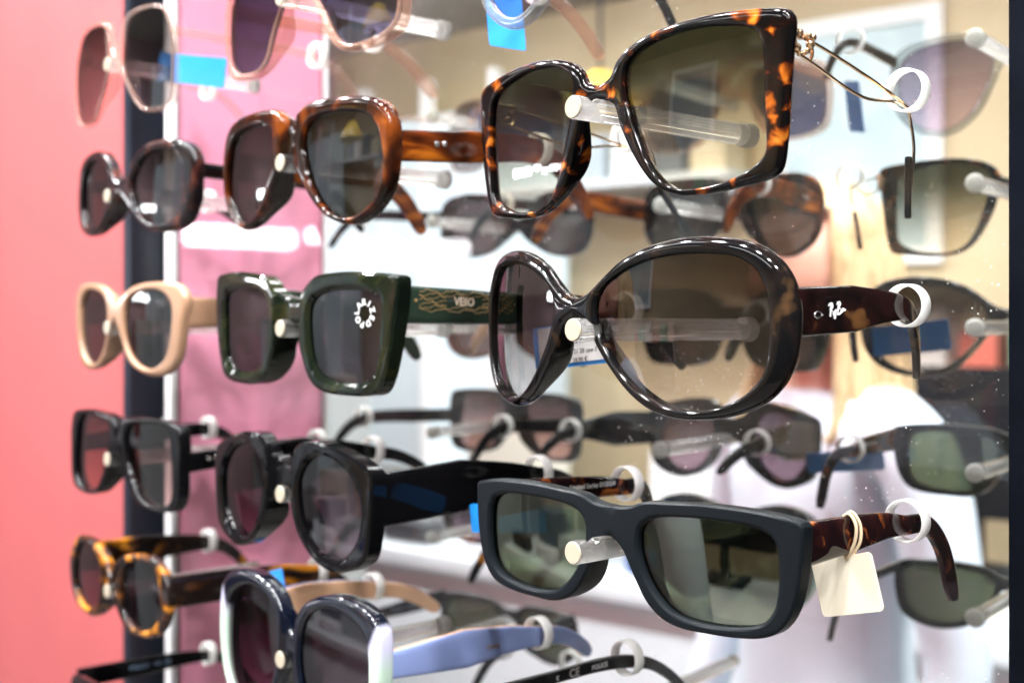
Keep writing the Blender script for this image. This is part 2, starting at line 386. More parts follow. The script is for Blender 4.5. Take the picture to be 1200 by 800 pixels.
# ================================================================== spectacle builder
def parse(s, dz=0): return np.array([[float(a) for a in p.split(',')] for p in s.split()])*.001
def seg_dist(P, Q, closed):
    """distance of points P to polyline Q"""
    A = Q if closed else Q[:-1]; B = np.roll(Q, -1, 0) if closed else Q[1:]
    best = np.full(len(P), 1e9); D = B-A; l2 = (D**2).sum(1)+1e-18
    for a, d, l in zip(A, D, l2):
        t = np.clip(((P-a)@d)/l, 0, 1); q = P-a-t[:, None]*d
        best = np.minimum(best, (q**2).sum(1))
    return np.sqrt(best)
TT = np.array([0, .035, .08, .14, .22, .34, .5, .66, .78, .86, .92, .965, 1])
class Glasses:
    def __init__(s, name, outer, inner, loc, yaw=0, roll=0, c=1.5, cz=1.5, T=.005, r_out=.0018, r_in=.001, chamfer=False,
                 front=None, lens=None, lens_off=.0, temple=None, hz=.010, hook=(0, .036, -.026), h=(.012, .009, .006), t=(.004, .0035, .003),
                 nose=True, temple_in=None, brec=None, npad=.007, hshape=((.38, .16), (.70, .50)), sharp=38, make_left=True, make_right=True, wire=False, front_fn=None, extra_top=None):
        s.root = empty(name, loc, (0, R_(-roll), R_(yaw))); bpy.context.view_layer.update()
        s.mw = Matrix.LocRotScale(Vector(loc), s.root.rotation_euler, None); s.inv = s.mw.inverted()
        s.c, s.cz, s.T = c, cz, T
        lens_off = lens_off-max(0, T/2-.0034); s.lens_off = lens_off      # thick fronts carry the lens near the front edge
        s.bend = lambda x, z: c*x*x+cz*z*z
        O = catmull(parse(outer), False, 8); I = catmull(parse(inner), True, 8)
        s.O, s.I = O, I
        cen = np.array([(I[:, 0].max()+I[:, 0].min())/2, (I[:, 1].max()+I[:, 1].min())/2]); s.cen = cen
        # resample outer by arc length incl. the straight closing piece at x=0
        def resamp(P, n):
            d = np.r_[0, np.cumsum(np.linalg.norm(np.diff(P, axis=0), axis=1))]; t = np.linspace(0, d[-1], n)
            return np.c_[np.interp(t, d, P[:, 0]), np.interp(t, d, P[:, 1])]
        Oo = resamp(O, 112); m = 7
        Br = np.c_[np.zeros(m), np.linspace(O[-1, 1], O[0, 1], m)][1:-1]
        Q = np.r_[Oo, Br]; nB = len(Br)
        ang = np.unwrap(np.arctan2(Q[:, 1]-cen[1], Q[:, 0]-cen[0]))
        ia = np.arctan2(I[:, 1]-cen[1], I[:, 0]-cen[0]); o = np.argsort(ia); ia = ia[o]; Is = I[o]
        ia = np.r_[ia-2*np.pi, ia, ia+2*np.pi]; Is = np.r_[Is, Is, Is]
        aw = (ang+np.pi) % (2*np.pi)-np.pi
        J = np.c_[np.interp(aw, ia, Is[:, 0]), np.interp(aw, ia, Is[:, 1])]
        n = len(Q); k = len(TT)
        G = (J[None]*(1-TT[:, None, None])+Q[None]*TT[:, None, None]).reshape(-1, 2)     # k*n points
        do = seg_dist(G, O, False); di = seg_dist(G, I, True)
        def prof(d, r):
            d = np.minimum(d, r)
            if chamfer: return r-(r-d)*.8*1.0
            return np.sqrt(np.maximum(r*r-(r-d)**2, 0))
        ins = np.minimum(T/2-r_out+prof(do, r_out), T/2-r_in+prof(di, r_in))
        yb = s.bend(G[:, 0], G[:, 1])
        fy = -ins
        if brec is not None:      # bridge set back behind the rims
            dp, xa, xb = brec; q = np.clip((xb-G[:, 0])/(xb-xa), 0, 1); yb = yb+dp*q*q*(3-2*q)
        if front_fn is not None: fy = fy+front_fn(G[:, 0], G[:, 1])
        # moulded nose pads: the nasal edge of each rim runs on backwards
        ga = np.degrees(np.arctan2(G[:, 1]-cen[1], G[:, 0]-cen[0])) % 360
        tt_ = np.repeat(TT, n)
        back = ins+(npad if nose else 0)*np.exp(-((ga-203)/26)**2)*np.clip((tt_-.15)/.6, 0, 1)*np.clip(G[:, 0]/.004, 0, 1)
        V = []; Fc = []
        for sx in (1, -1):
            b = len(V)
            V += [(sx*g[0], a+f, g[1]) for g, a, f in zip(G, yb, fy)]
            V += [(sx*g[0], a+f, g[1]) for g, a, f in zip(G, yb, back)]
            K = k*n
            for i in range(k-1):
                for j in range(n):
                    j2 = (j+1) % n
                    Fc.append((b+i*n+j, b+i*n+j2, b+(i+1)*n+j2, b+(i+1)*n+j)); Fc.append((b+K+i*n+j, b+K+(i+1)*n+j, b+K+(i+1)*n+j2, b+K+i*n+j2))
            for j in range(n):
                j2 = (j+1) % n
                Fc.append((b+j, b+K+j, b+K+j2, b+j2))
                if Q[j, 0] > 1e-7 or Q[j2, 0] > 1e-7:
                    i = (k-1)*n; Fc.append((b+i+j, b+i+j2, b+K+i+j2, b+K+i+j))
        s.front = mesh_obj('frame_front', V, Fc, front, s.root, sharp=sharp)
        # lenses
        rr = [0, .2, .4, .6, .75, .88, 1.0]; E = cen+(I-cen)*1.012
        E = resamp(np.r_[E, E[:1]], 73)[:-1]; n2 = len(E)
        for sx in (1, -1):
            V = []; Fc = []
            for side in (-1, 1):
                b = len(V)
                for q in rr:
                    for e in E:
                        p = cen+(e-cen)*q; V.append((sx*p[0], s.bend(*p)+side*.0007+lens_off, p[1]))
                for i in range(len(rr)-1):
                    for j in range(n2):
                        j2 = (j+1) % n2; Fc.append((b+i*n2+j, b+i*n2+j2, b+(i+1)*n2+j2, b+(i+1)*n2+j))
            i = (len(rr)-1)*n2; K = len(rr)*n2
            for j in range(n2): Fc.append((i+j, i+(j+1) % n2, K+i+(j+1) % n2, K+i+j))
            mesh_obj('lens', V, Fc, lens, s.root, sharp=60)
        # temples
        s.w = O[:, 0].max(); s.frames = {}
        ih = np.argmin(np.abs(O[:, 1]-hz)-O[:, 0]*.5)
        xh = O[ih, 0]-max(t[0]*.62, .0022)
        s.temples = {}
        for sx in (-1, 1):
            if (sx == 1 and not make_right) or (sx == -1 and not make_left): continue
            ccol = min(PX, key=lambda a: abs(a-loc[0])); crow = min(PZ, key=lambda a: abs(a-loc[2]))
            ring = s.inv @ Vector((ccol+sx*RX, 0, crow+RZ))
            H = Vector((sx*xh, s.bend(xh, hz)+T*.2, hz))
            hk = Vector((sx*hook[0], hook[1], hook[2]))
            droop = Vector((0, 0, -.0015))
            path = [H, H+(ring-H)*.2, H+(ring-H)*.5, H+(ring-H)*.8, ring+droop, ring+Vector((hk.x*.3, hk.y*hshape[0][0], hk.z*hshape[0][1]))+droop, ring+Vector((hk.x*.62, hk.y*hshape[1][0], hk.z*hshape[1][1]))+droop, ring+hk+droop]
            P = catmull(path, False, 6); d = np.r_[0, np.cumsum(np.linalg.norm(np.diff(P, axis=0), axis=1))]
            s.frames[sx] = (H, ring)
            if wire: continue
            hs = np.interp(d, np.array([0, (ring-H).length*.5, (ring-H).length, d[-1]-.004, d[-1]]), [h[0], h[1] if len(h) == 4 else (h[0]+h[-2])/2, h[-2], h[-1], h[-1]*.55])
            ts = np.interp(d, [0, (ring-H).length, d[-1]], t)
            def loft(off, tk, mat, nm, parent):
                V = []; Fc = []; nn = 20
                for i, p in enumerate(P):
                    tg = Vector(P[min(i+1, len(P)-1)]-P[max(i-1, 0)]).normalized()
                    side = tg.cross(Vector((0, 0, 1))); side.z = 0; side.normalize()
                    upv = side.cross(tg).normalized()
                    for q in range(nn):
                        a = 2*math.pi*q/nn; ca, sa = math.cos(a), math.sin(a)
                        ex = .45
                        x = math.copysign(abs(ca)**ex, ca)*ts[i]/2*tk; z = math.copysign(abs(sa)**ex, sa)*hs[i]/2*(1 if tk == 1 else .997)
                        V.append(Vector(p)+side*(x+off*ts[i]*sx)+upv*z)
                for i in range(len(P)-1):
                    for q in range(nn): Fc.append((i*nn+q, i*nn+(q+1) % nn, (i+1)*nn+(q+1) % nn, (i+1)*nn+q))
                Fc.append(tuple(range(nn))); Fc.append(tuple((len(P)-1)*nn+q for q in range(nn)))
                return mesh_obj(nm, V, Fc, mat, parent, sharp=50)
            if temple_in is None: s.temples[sx] = loft(0, 1, temple, 'temple', s.root)
            else:
                s.temples[sx] = loft(.22, .56, temple, 'temple', s.root)
                loft(-.27, .46, temple_in, 'temple_lining', s.temples[sx])
        s.tt = t
    def on_temple(s, sx, d, dz, out=True, off=.00012):
        """origin and axes for print on a temple face that looks towards +x"""
        H, ring = s.frames[sx]; tg = (ring-H).normalized(); side = tg.cross(Vector((0, 0, 1))); side.normalize(); upv = side.cross(tg).normalized()
        th = np.interp(d, [0, (ring-H).length], s.tt[:2])
        return H+tg*d+upv*dz+side*(th/2+off), tg, upv, side
    def print_temple(s, sx, d, dz, txt, size, mat, name='lettering', shear=0, bold=0):
        o, a, b, c = s.on_temple(sx, d, dz); V, Fc = place(text_mesh(txt, size, shear, bold), o, a, b, c)
        return mesh_obj(name, V, Fc, mat, s.temples[sx], smooth=False)
    def rivets(s, sx, ds, dz, mat, r=.0011):
        for d in ds:
            o, a, b, c = s.on_temple(sx, d, dz)
            V, Fc = ellipsoid(o, (r*.5, r, r)); mesh_obj('rivet', V, Fc, mat, s.temples[sx])
    def tag(s, label, group='sunglasses hung on the pegs'): tag(s.root, label, 'sunglasses', group); return s

# ================================================================== frame and lens materials
BLK = (.006, .006, .007)
M_A = tortoise('tortoise_acetate', [(.47, (.003, .0025, .0025)), (.56, (.009, .003, .002)), (.61, (.08, .016, .003)), (.66, (.32, .075, .007)), (.76, (.58, .22, .025))], scale=118, seed=3, distort=.6)
M_B = tortoise('smoky_brown_acetate', [(.45, (.004, .004, .0045)), (.62, (.010, .007, .006)), (.76, (.075, .040, .018))], scale=55, seed=7, stretch=(1, 1, 1))
M_Bt = tortoise('smoky_brown_temple', [(.42, (.006, .003, .003)), (.60, (.018, .006, .005)), (.72, (.14, .06, .02))], scale=40, seed=4)
M_C = plain('matte_black_acetate', (.0055, .0075, .0095), .36, spec=.10, bump=.05, bscale=2500)
M_Ct = tortoise('brown_tortoise_temple', [(.42, (.010, .004, .005)), (.56, (.026, .007, .006)), (.64, (.22, .060, .014)), (.77, (.45, .16, .04))], scale=95, seed=5)
M_D = tortoise('amber_acetate', [(.42, (.010, .004, .002)), (.53, (.040, .009, .003)), (.64, (.16, .036, .005)), (.78, (.40, .12, .016))], scale=48, seed=2, stretch=(1, 1, .6))
M_Dt = tortoise('amber_temple', [(.36, (.035, .008, .003)), (.52, (.14, .028, .005)), (.68, (.44, .12, .010))], scale=60, seed=9, stretch=(1, .35, 1.3))
M_E = tortoise('olive_green_acetate', [(.35, (.0035, .006, .004)), (.55, (.007, .011, .0055)), (.78, (.032, .032, .009))], scale=40, seed=1, rough=.05)
M_Et = plain('green_acetate', (.018, .032, .021), .12, coat=.3, var=.3, vscale=40)
M_F = plain('gloss_black_acetate', (.003, .003, .0035), .05, spec=.22)
M_J = tortoise('dark_tortoise_acetate', [(.50, (.006, .004, .005)), (.62, (.035, .010, .008)), (.74, (.12, .03, .012))], scale=55, seed=6)
M_K = plain('beige_acetate', (.33, .19, .115), .15, coat=.3, var=.12, vscale=30)
M_M = tortoise('yellow_tortoise_acetate', [(.45, (.010, .006, .005)), (.55, (.06, .02, .006)), (.66, (.55, .20, .012))], scale=55, seed=8, stretch=(1, .5, 1))
M_H = crystal('rose_crystal_acetate', (.97, .86, .80), (.62, .36, .26), .22)
M_I = crystal('clear_crystal_acetate', (.98, .93, .90), (.70, .45, .36), .15)
M_P = crystal('grey_crystal_acetate', (.86, .88, .88), (.30, .33, .33), .3)
M_gold = plain('gold_metal', (.95, .70, .46), .18, metal=1)
M_silver = plain('silver_metal', (.8, .8, .8), .2, metal=1)
M_print = plain('white_print', (.85, .85, .85), .5)
M_goldp = plain('gold_print', (.50, .32, .13), .3, metal=.7)
M_lilac = plain('lilac_acetate', (.22, .28, .52), .12, coat=.3, var=.12, vscale=25)
M_peach = plain('peach_acetate', (.84, .50, .30), .2, coat=.3)
# navy to pearl white across the front (dyed laminate: white towards the outer edge)
def navy_white():
    m, nt, out = new_mat('navy_and_pearl_acetate')
    tc = nt.nodes.new('ShaderNodeTexCoord'); sp = nt.nodes.new('ShaderNodeSeparateXYZ'); L(nt, tc.outputs['Object'], sp.inputs[0])
    ab = nt.nodes.new('ShaderNodeMath'); ab.operation = 'ABSOLUTE'; L(nt, sp.outputs['X'], ab.inputs[0])
    zz = nt.nodes.new('ShaderNodeMath'); zz.operation = 'MULTIPLY_ADD'; zz.inputs[1].default_value = -.40; L(nt, sp.outputs['Z'], zz.inputs[0]); L(nt, ab.outputs[0], zz.inputs[2])
    r = nt.nodes.new('ShaderNodeMapRange'); r.inputs['From Min'].default_value = .0515; r.inputs['From Max'].default_value = .0545; L(nt, zz.outputs[0], r.inputs['Value'])
    g = nt.nodes.new('ShaderNodeMapRange'); g.inputs['From Min'].default_value = .008; g.inputs['From Max'].default_value = .018; L(nt, sp.outputs['Z'], g.inputs['Value'])
    m0 = nt.nodes.new('ShaderNodeMix'); m0.data_type = 'RGBA'; L(nt, g.outputs[0], m0.inputs[0]); m0.inputs[6].default_value = (.50, .64, .53, 1); m0.inputs[7].default_value = (.54, .53, .68, 1)
    m1 = nt.nodes.new('ShaderNodeMix'); m1.data_type = 'RGBA'; L(nt, r.outputs[0], m1.inputs[0]); m1.inputs[6].default_value = (.0025, .004, .010, 1); L(nt, m0.outputs[2], m1.inputs[7])
    p = principled(nt, None, .1, coat=.3); L(nt, m1.outputs[2], p.inputs['Base Color']); L(nt, p.outputs[0], out.inputs[0]); return m
M_G = navy_white()
LA = lens_mat('green_gradient_lens', (.045, .050, .032), (.80, .75, .64), -.032, .012, refl=.0)
LB = lens_mat('brown_gradient_lens', (.040, .029, .023), (.86, .80, .79), -.028, .014, refl=.01)
LC = lens_mat('dark_green_lens', (.050, .062, .034), (.060, .074, .040), refl=.04, tint=(.95, 1, .82))
LD = lens_mat('grey_brown_lens', (.022, .018, .015), (.05, .045, .038), refl=.01)
LE = lens_mat('violet_grey_lens', (.012, .008, .011), (.050, .032, .042), refl=.01)
LF = lens_mat('plum_gradient_lens', (.018, .011, .015), (.27, .17, .21), refl=.005)
LG = lens_mat('plum_dark_lens', (.022, .012, .018), (.22, .13, .17), -.03, .03, refl=.005)
LH = lens_mat('indigo_lens', (.035, .033, .070), (.10, .09, .16), refl=.01)
LI = lens_mat('smoke_lens', (.03, .03, .028), (.26, .22, .21), refl=.01)
LJ = lens_mat('dark_brown_lens', (.014, .010, .008), (.10, .065, .06), refl=.01)
LK = lens_mat('deep_brown_lens', (.03, .018, .012), (.10, .06, .05), refl=.005)
LL = lens_mat('rose_brown_gradient_lens', (.022, .013, .010), (.55, .34, .32), refl=.005)
LP = lens_mat('violet_gradient_lens', (.09, .07, .12), (.62, .50, .60), refl=.01)

SH = {
'A':("0.0,10.4 6.2,12.8 8.6,17.1 12.4,20.6 19.7,23.9 31.1,26.2 46.9,27.1 61.4,26.4 72.3,25.1 77.4,23.6 79.1,20.9 78.5,9.6 77.1,-7.1 75.4,-20.4 73.3,-28.6 70.8,-30.9 59.9,-32.9 45.3,-34.4 32.9,-33.3 25.2,-29.4 19.7,-23.2 14.6,-14.7 10.5,-5.8 7.6,2.2 0.0,4.7",
 "14.2,16.1 19.6,20.2 31.1,23.1 43.8,23.6 57.5,21.7 64.9,19.4 68.4,15.5 69.5,8.5 69.8,-1.8 69.7,-14.6 68.8,-23.0 64.6,-26.9 56.2,-30.3 43.4,-32.1 34.0,-31.2 27.5,-27.3 22.6,-20.3 18.3,-9.6 14.9,0.1 13.1,8.8"),
'B':("0.0,11.4 6.3,13.6 13.7,19.2 21.6,25.1 32.0,29.5 44.1,31.9 56.8,32.0 67.8,29.8 75.1,25.1 80.0,18.1 82.3,9.6 82.6,0.6 81.4,-9.2 78.3,-17.3 72.2,-24.4 63.2,-28.9 53.6,-30.9 42.2,-30.8 32.9,-28.1 24.8,-22.3 17.1,-13.7 11.2,-5.8 6.9,1.4 0.0,4.9",
 "13.0,13.8 20.4,19.5 31.0,24.0 42.2,26.1 55.3,26.2 64.8,24.6 70.8,20.3 74.1,13.7 75.3,4.7 75.3,-4.3 73.7,-13.3 70.0,-19.2 63.2,-24.3 55.3,-27.1 45.9,-27.6 36.8,-25.2 27.8,-19.5 20.4,-11.8 14.1,-2.2 11.0,6.7"),
'C':("0.0,14.9 8.5,15.8 14.8,18.1 25.6,18.9 40.5,19.7 56.0,19.4 67.1,18.5 75.5,16.9 76.7,16.0 76.9,11.3 76.2,0.6 74.2,-9.6 71.4,-16.2 67.1,-20.9 62.0,-23.1 52.2,-24.5 41.3,-24.8 30.6,-24.6 22.9,-22.5 16.7,-18.0 12.1,-11.4 8.5,-5.2 5.7,-0.5 1.9,3.1 0.0,3.7",
 "13.2,8.5 16.3,11.5 21.9,13.3 32.4,14.4 46.0,14.6 58.2,13.9 64.9,11.7 67.5,8.2 68.4,2.4 68.1,-5.8 66.7,-12.8 63.5,-17.3 58.2,-19.8 48.3,-21.4 36.4,-21.5 28.1,-19.9 21.9,-15.8 16.7,-9.4 13.7,-3.1 12.4,2.6"),
'D':("0.0,11.5 3.0,17.2 5.7,22.3 13.2,26.9 24.2,28.2 39.2,28.3 54.6,27.0 63.4,24.3 68.8,19.4 71.6,12.7 72.3,3.8 72.0,-4.2 69.7,-14.7 64.6,-21.8 56.0,-28.1 47.0,-31.0 38.4,-30.1 28.1,-26.1 19.7,-19.3 12.9,-11.3 7.1,-4.0 0.0,-0.7",
 "12.9,13.9 15.4,17.9 23.2,20.7 33.5,21.4 48.9,20.4 58.0,17.8 63.7,12.4 66.4,4.9 67.6,-3.2 66.4,-13.1 62.5,-19.4 54.9,-25.0 46.9,-27.8 38.3,-27.2 30.5,-24.1 24.2,-17.9 18.1,-8.7 14.6,-0.0 12.3,7.9"),
'E':("0.0,15.2 9.0,15.7 14.4,20.3 20.9,24.7 34.8,26.9 54.4,27.4 69.4,26.4 77.0,24.9 77.6,19.2 76.9,8.7 74.4,-5.8 70.7,-18.8 66.7,-25.9 62.5,-28.1 44.7,-29.3 30.1,-28.7 21.0,-25.6 16.8,-21.0 12.5,-12.3 8.8,-3.5 5.8,2.2 0.0,2.8",
 "18.0,9.0 20.5,13.9 28.8,17.6 43.3,18.9 58.0,18.3 65.5,15.7 67.2,10.7 66.5,-1.5 65.3,-12.2 62.8,-19.3 56.9,-22.7 44.5,-23.8 33.7,-22.9 24.7,-19.4 20.6,-12.8 18.3,-1.5"),
'F':("0.0,14.8 9.6,17.7 13.0,23.3 18.1,27.0 27.5,28.2 42.9,25.9 55.7,22.4 66.9,17.2 68.0,13.5 67.9,1.5 66.6,-10.7 63.8,-21.4 59.0,-25.9 46.5,-30.5 35.7,-30.1 25.9,-26.0 17.1,-18.0 12.6,-9.7 9.3,-1.7 0.0,2.8",
 "16.6,11.1 21.9,17.9 30.8,21.9 40.3,21.0 49.4,16.9 56.6,9.7 60.2,1.6 59.8,-8.1 56.4,-16.2 48.9,-23.5 41.1,-25.4 32.8,-24.4 24.9,-19.7 19.8,-12.4 16.2,-2.7 15.4,4.5"),
'G':("0.0,11.8 3.0,14.5 5.6,22.4 11.7,29.7 22.2,34.9 35.4,37.4 47.8,36.7 58.6,33.1 64.2,28.1 65.9,24.0 66.8,3.2 62.8,-16.9 53.6,-30.7 40.3,-38.0 28.0,-37.2 18.1,-29.6 9.8,-17.3 4.0,-6.3 0.0,0.2",
 "9.1,7.9 10.6,17.6 15.2,24.8 24.2,29.3 35.5,30.6 46.8,28.3 54.9,23.7 58.3,17.6 59.7,1.7 57.8,-16.1 51.8,-26.4 40.2,-32.5 29.8,-31.1 20.7,-24.9 13.2,-12.5 9.5,-1.0"),
'L':("0.0,12.5 4.6,23.9 13.3,26.5 36.3,28.1 57.0,26.6 66.6,24.3 70.0,14.8 69.4,0.7 68.5,-15.5 63.9,-22.8 49.9,-25.7 32.8,-24.8 21.2,-20.8 13.0,-10.8 6.5,-1.6 0.0,3.9",
 "9.8,17.0 13.4,21.5 32.0,24.3 50.8,24.3 57.7,19.7 60.3,9.3 62.2,-3.4 61.6,-14.7 57.5,-20.1 45.5,-23.0 32.8,-22.0 23.6,-16.4 15.9,-5.5 11.2,6.3"),
'J':("0.0,7.7 9.8,12.2 15.9,21.5 25.7,27.3 38.5,29.9 56.9,29.6 72.0,25.2 77.9,17.6 78.8,8.0 77.8,-6.8 69.5,-19.3 49.4,-23.5 29.3,-20.0 14.1,-10.1 5.8,-3.9 0.0,-0.5",
 "15.3,6.8 25.0,19.6 41.7,24.2 60.1,22.0 67.2,13.4 69.0,-1.2 64.1,-13.6 49.2,-18.8 30.7,-16.5 19.7,-6.6"),
'K':("0.0,14.5 7.4,20.2 22.7,25.8 46.3,27.7 65.5,25.7 72.2,18.4 70.3,2.0 64.8,-18.4 53.3,-26.3 34.3,-27.1 16.5,-20.3 7.9,-6.9 0.0,4.6",
 "10.8,10.4 15.9,18.2 30.2,22.5 49.3,22.2 59.6,15.8 61.0,1.8 56.3,-14.8 44.2,-22.7 27.3,-21.6 14.3,-10.6"),
'M':("0.0,6.7 3.8,13.2 7.1,17.6 16.2,22.9 36.1,26.4 53.6,24.4 63.0,16.1 67.3,5.6 64.3,-7.3 54.8,-18.4 39.2,-22.3 22.1,-21.3 11.5,-12.9 4.1,-3.8 0.0,-1.7",
 "13.8,8.3 17.9,16.7 33.8,22.5 47.6,21.2 55.5,13.7 58.7,4.2 55.9,-8.7 46.0,-16.8 32.1,-18.6 19.5,-14.0 14.0,-3.4"),
'I':("0.0,4.7 6.5,15.7 10.7,26.9 24.0,30.9 48.3,29.5 57.8,24.6 64.6,12.4 67.2,-0.2 65.9,-19.6 61.2,-29.9 44.1,-32.6 30.0,-29.7 19.9,-20.5 10.2,-8.0 0.0,-0.5",
 "12.0,13.3 15.0,24.2 26.1,28.0 47.5,27.4 55.3,23.5 61.3,12.3 64.0,0.2 62.7,-18.3 58.7,-27.7 44.0,-30.6 31.9,-27.9 22.9,-19.3 13.4,-7.4 10.0,2.3"),
'H':("0.0,9.3 7.2,17.2 16.2,24.3 44.4,25.1 67.6,20.0 75.4,10.2 75.9,-16.4 73.3,-25.0 66.6,-29.5 50.7,-32.0 36.0,-31.3 26.7,-26.3 18.6,-13.3 10.0,-0.4 0.0,2.3",
 "14.2,14.4 20.9,19.7 44.4,20.6 64.5,15.5 70.2,7.1 71.3,-15.6 68.7,-22.4 62.3,-26.4 49.0,-28.6 37.2,-28.0 30.5,-24.1 22.8,-12.4 14.2,0.9"),
'P':("0.0,10.0 8.0,14.0 15.0,20.0 30.0,24.0 52.0,23.0 68.0,18.0 74.0,10.0 75.0,-4.0 72.0,-20.0 64.0,-32.0 48.0,-40.0 34.0,-38.0 20.0,-26.0 12.0,-10.0 7.0,1.0 0.0,4.5",
 "13.0,8.0 18.0,15.5 31.0,19.5 51.0,18.5 64.0,13.5 69.0,7.0 70.0,-4.5 67.0,-18.5 60.5,-28.5 47.5,-35.5 36.0,-34.0 24.0,-23.5 16.5,-9.0"),
'Q':("0.0,12.0 8.0,13.0 15.0,17.0 30.0,19.0 52.0,19.0 68.0,17.0 72.0,12.0 72.0,-4.0 68.0,-16.0 58.0,-22.0 44.0,-24.0 30.0,-21.0 20.0,-14.0 12.0,-3.0 7.0,4.0 0.0,6.0",
 "12.0,8.0 17.0,12.5 31.0,14.5 51.0,14.5 63.0,12.5 66.5,9.0 66.5,-3.5 63.0,-12.5 56.0,-17.5 44.0,-19.5 32.0,-17.0 22.0,-10.5 14.0,-0.5"),
}
def G_(k, label, **kw):
    return Glasses('sunglasses', SH[k][0], SH[k][1], **kw).tag(label)

# ---- near column ---------------------------------------------------------------------------
A = G_('A', 'large square tortoiseshell sunglasses with gold wire temples, upper right beside the black post',
       loc=(-.0037, -.085, .078), roll=1.5, c=1.6, cz=1.6, T=.0052, r_out=.0022, r_in=.0012, front=M_A, lens=LA, hz=.014, wire=True, hook=(-.014, .026, -.036))
for sx in (-1, 1):        # twin wire temples, ornament at the hinge, black sleeve at the tip
    H, ring = A.frames[sx]; g = lambda a, b, z: H+(ring-H)*a+Vector((0, b, z))
    low = ring+Vector((0, 0, -.0062)); j = low+Vector((-sx*.001, .004, 0))
    tmp = MB()
    V, Fc = tube(catmull([g(.02, 0, .002), g(.16, 0, .0025), H+(low-H)*.6+Vector((0, 0, .003)), H+(low-H)*.9+Vector((0, 0, .0015)), j], False, 6), .0006, 8); tmp.add(V, Fc)
    V, Fc = tube(catmull([g(.02, 0, -.003), g(.16, 0, -.0045), H+(low-H)*.6+Vector((0, 0, -.0055)), H+(low-H)*.9+Vector((0, 0, -.0005)), j], False, 6), .0006, 8); tmp.add(V, Fc)
    V, Fc = tube(catmull([g(.16, 0, -.0045), g(.18, 0, -.001), g(.16, 0, .0025)], False, 4), .0007, 8); tmp.add(V, Fc)
    tip = j+Vector((-sx*.013, .020, -.036))
    V, Fc = tube(catmull([j, j+Vector((-sx*.003, .006, -.003)), j+(tip-j)*.4+Vector((0, .004, .001)), tip], False, 6), .0006, 8); tmp.add(V, Fc)
    tp = tmp.build('temple', M_gold, A.root); A.temples[sx] = tp
    V, Fc = tube(catmull([j+(tip-j)*.47, j+(tip-j)*.7, tip, tip+(tip-j)*.06], False, 4), .0014, 12)
    mesh_obj('temple_tip', V, Fc, M_F, tp)
    o = MB(); random.seed(5)
    for q in range(14):
        p = g(.015+.012*q, 0, 0)+Vector((random.uniform(-.001, .001), 0, random.uniform(-.0035, .0045)))
        V, Fc = ellipsoid(p, [random.uniform(.0010, .0019)]*3, nu=8, nv=6); o.add(V, Fc)
    o.build('hinge_ornament', M_gold, tp)

B = G_('B', 'oversized round smoky brown sunglasses with gradient lenses and a white script logo on the temple',
       loc=(-.0094, -.091, -.002), yaw=-3, c=3.6, cz=2.0, T=.0085, r_out=.0040, r_in=.0020, front=M_B, lens=LB, temple=M_Bt, hz=.006,
       h=(.0165, .0165, .0085, .0052), t=(.0042, .0036, .0032), hook=(-.012, .026, -.026))
C = G_('C', 'rectangular matte black sunglasses with dark green lenses and brown tortoise temples',
       loc=(.001, -.082, -.082), yaw=4, c=1.0, cz=.6, T=.0068, r_out=.0008, r_in=.0011, chamfer=True, sharp=22, hshape=((.50, .04), (.82, .34)), front=M_C, lens=LC, temple=M_Ct, hz=.009,
       h=(.0150, .0125, .0072, .0056), t=(.0045, .0040, .0036), hook=(.006, .027, -.031))
Pn = G_('P', 'grey crystal sunglasses with violet gradient lenses cut off by the top edge, right of centre',
       loc=(-.004, -.090, .158), c=1.4, cz=1.4, T=.0045, r_out=.0018, front=M_P, lens=LP, temple=M_F, hz=.010, h=(.0075, .006, .005, .0045), t=(.003, .003, .003))
Q = G_('Q', 'slim black sunglasses at the bottom edge whose temple carries white CE lettering',
       loc=(-.004, -.090, -.168), c=1.2, cz=1.0, T=.005, r_out=.0016, front=M_F, lens=LC, temple=plain('satin_black_acetate', (.012, .012, .013), .3), hz=.014, h=(.0060, .0055, .0062, .0045), t=(.003, .003, .003), hook=(-.004, .040, -.022))

# ---- middle column -------------------------------------------------------------------------
D = G_('D', 'amber brown rounded square sunglasses with two silver rivets on the temple, upper middle',
       loc=(-.1992, -.098, .078), yaw=2, roll=-1.5, c=1.5, cz=1.6, T=.0085, r_out=.0028, r_in=.0014, brec=(.005, .003, .008), front=M_D, lens=LD, temple=M_Dt, hz=.004,
       h=(.0140, .0155, .0125, .0090), t=(.0048, .0042, .0036), hook=(.0, .040, -.030))
E = G_('E', 'thick square olive green sunglasses with a round polarized sticker on the lens',
       loc=(-.1987, -.098, -.002), yaw=2, roll=-1.6, c=1.1, cz=1.0, T=.0090, r_out=.0013, r_in=.0022, chamfer=True, sharp=24, brec=(.005, .0075, .012), front=M_E, lens=LE, temple=M_Et, hz=.013,
       h=(.0170, .0165, .0130, .0080), t=(.0052, .0045, .0036))
F = G_('F', 'chunky gloss black faceted sunglasses with oval lenses and very broad black temples',
       loc=(-.2006, -.101, -.082), yaw=2, roll=-1, c=1.1, cz=1.0, T=.0095, r_out=.0013, r_in=.0018, chamfer=True, sharp=24, brec=(.0055, .007, .0115), front=M_F, lens=LF, temple=M_F, hz=.004,
       h=(.0240, .0250, .0080, .0058), t=(.0050, .0045, .0036), hook=(-.004, .040, -.014))
Gg = G_('G', 'oversized navy and pearl white sunglasses with lilac temples lined in peach',
       loc=(-.1975, -.098, -.162), yaw=3, roll=-1, c=.8, cz=1.0, T=.0100, r_out=.0028, r_in=.0022, brec=(.003, .003, .007), front=M_G, lens=LG, temple=M_lilac, temple_in=M_peach, hz=.010,
       h=(.0120, .0180, .0095, .0078), t=(.0050, .0044, .0036), hook=(-.006, .046, -.018))
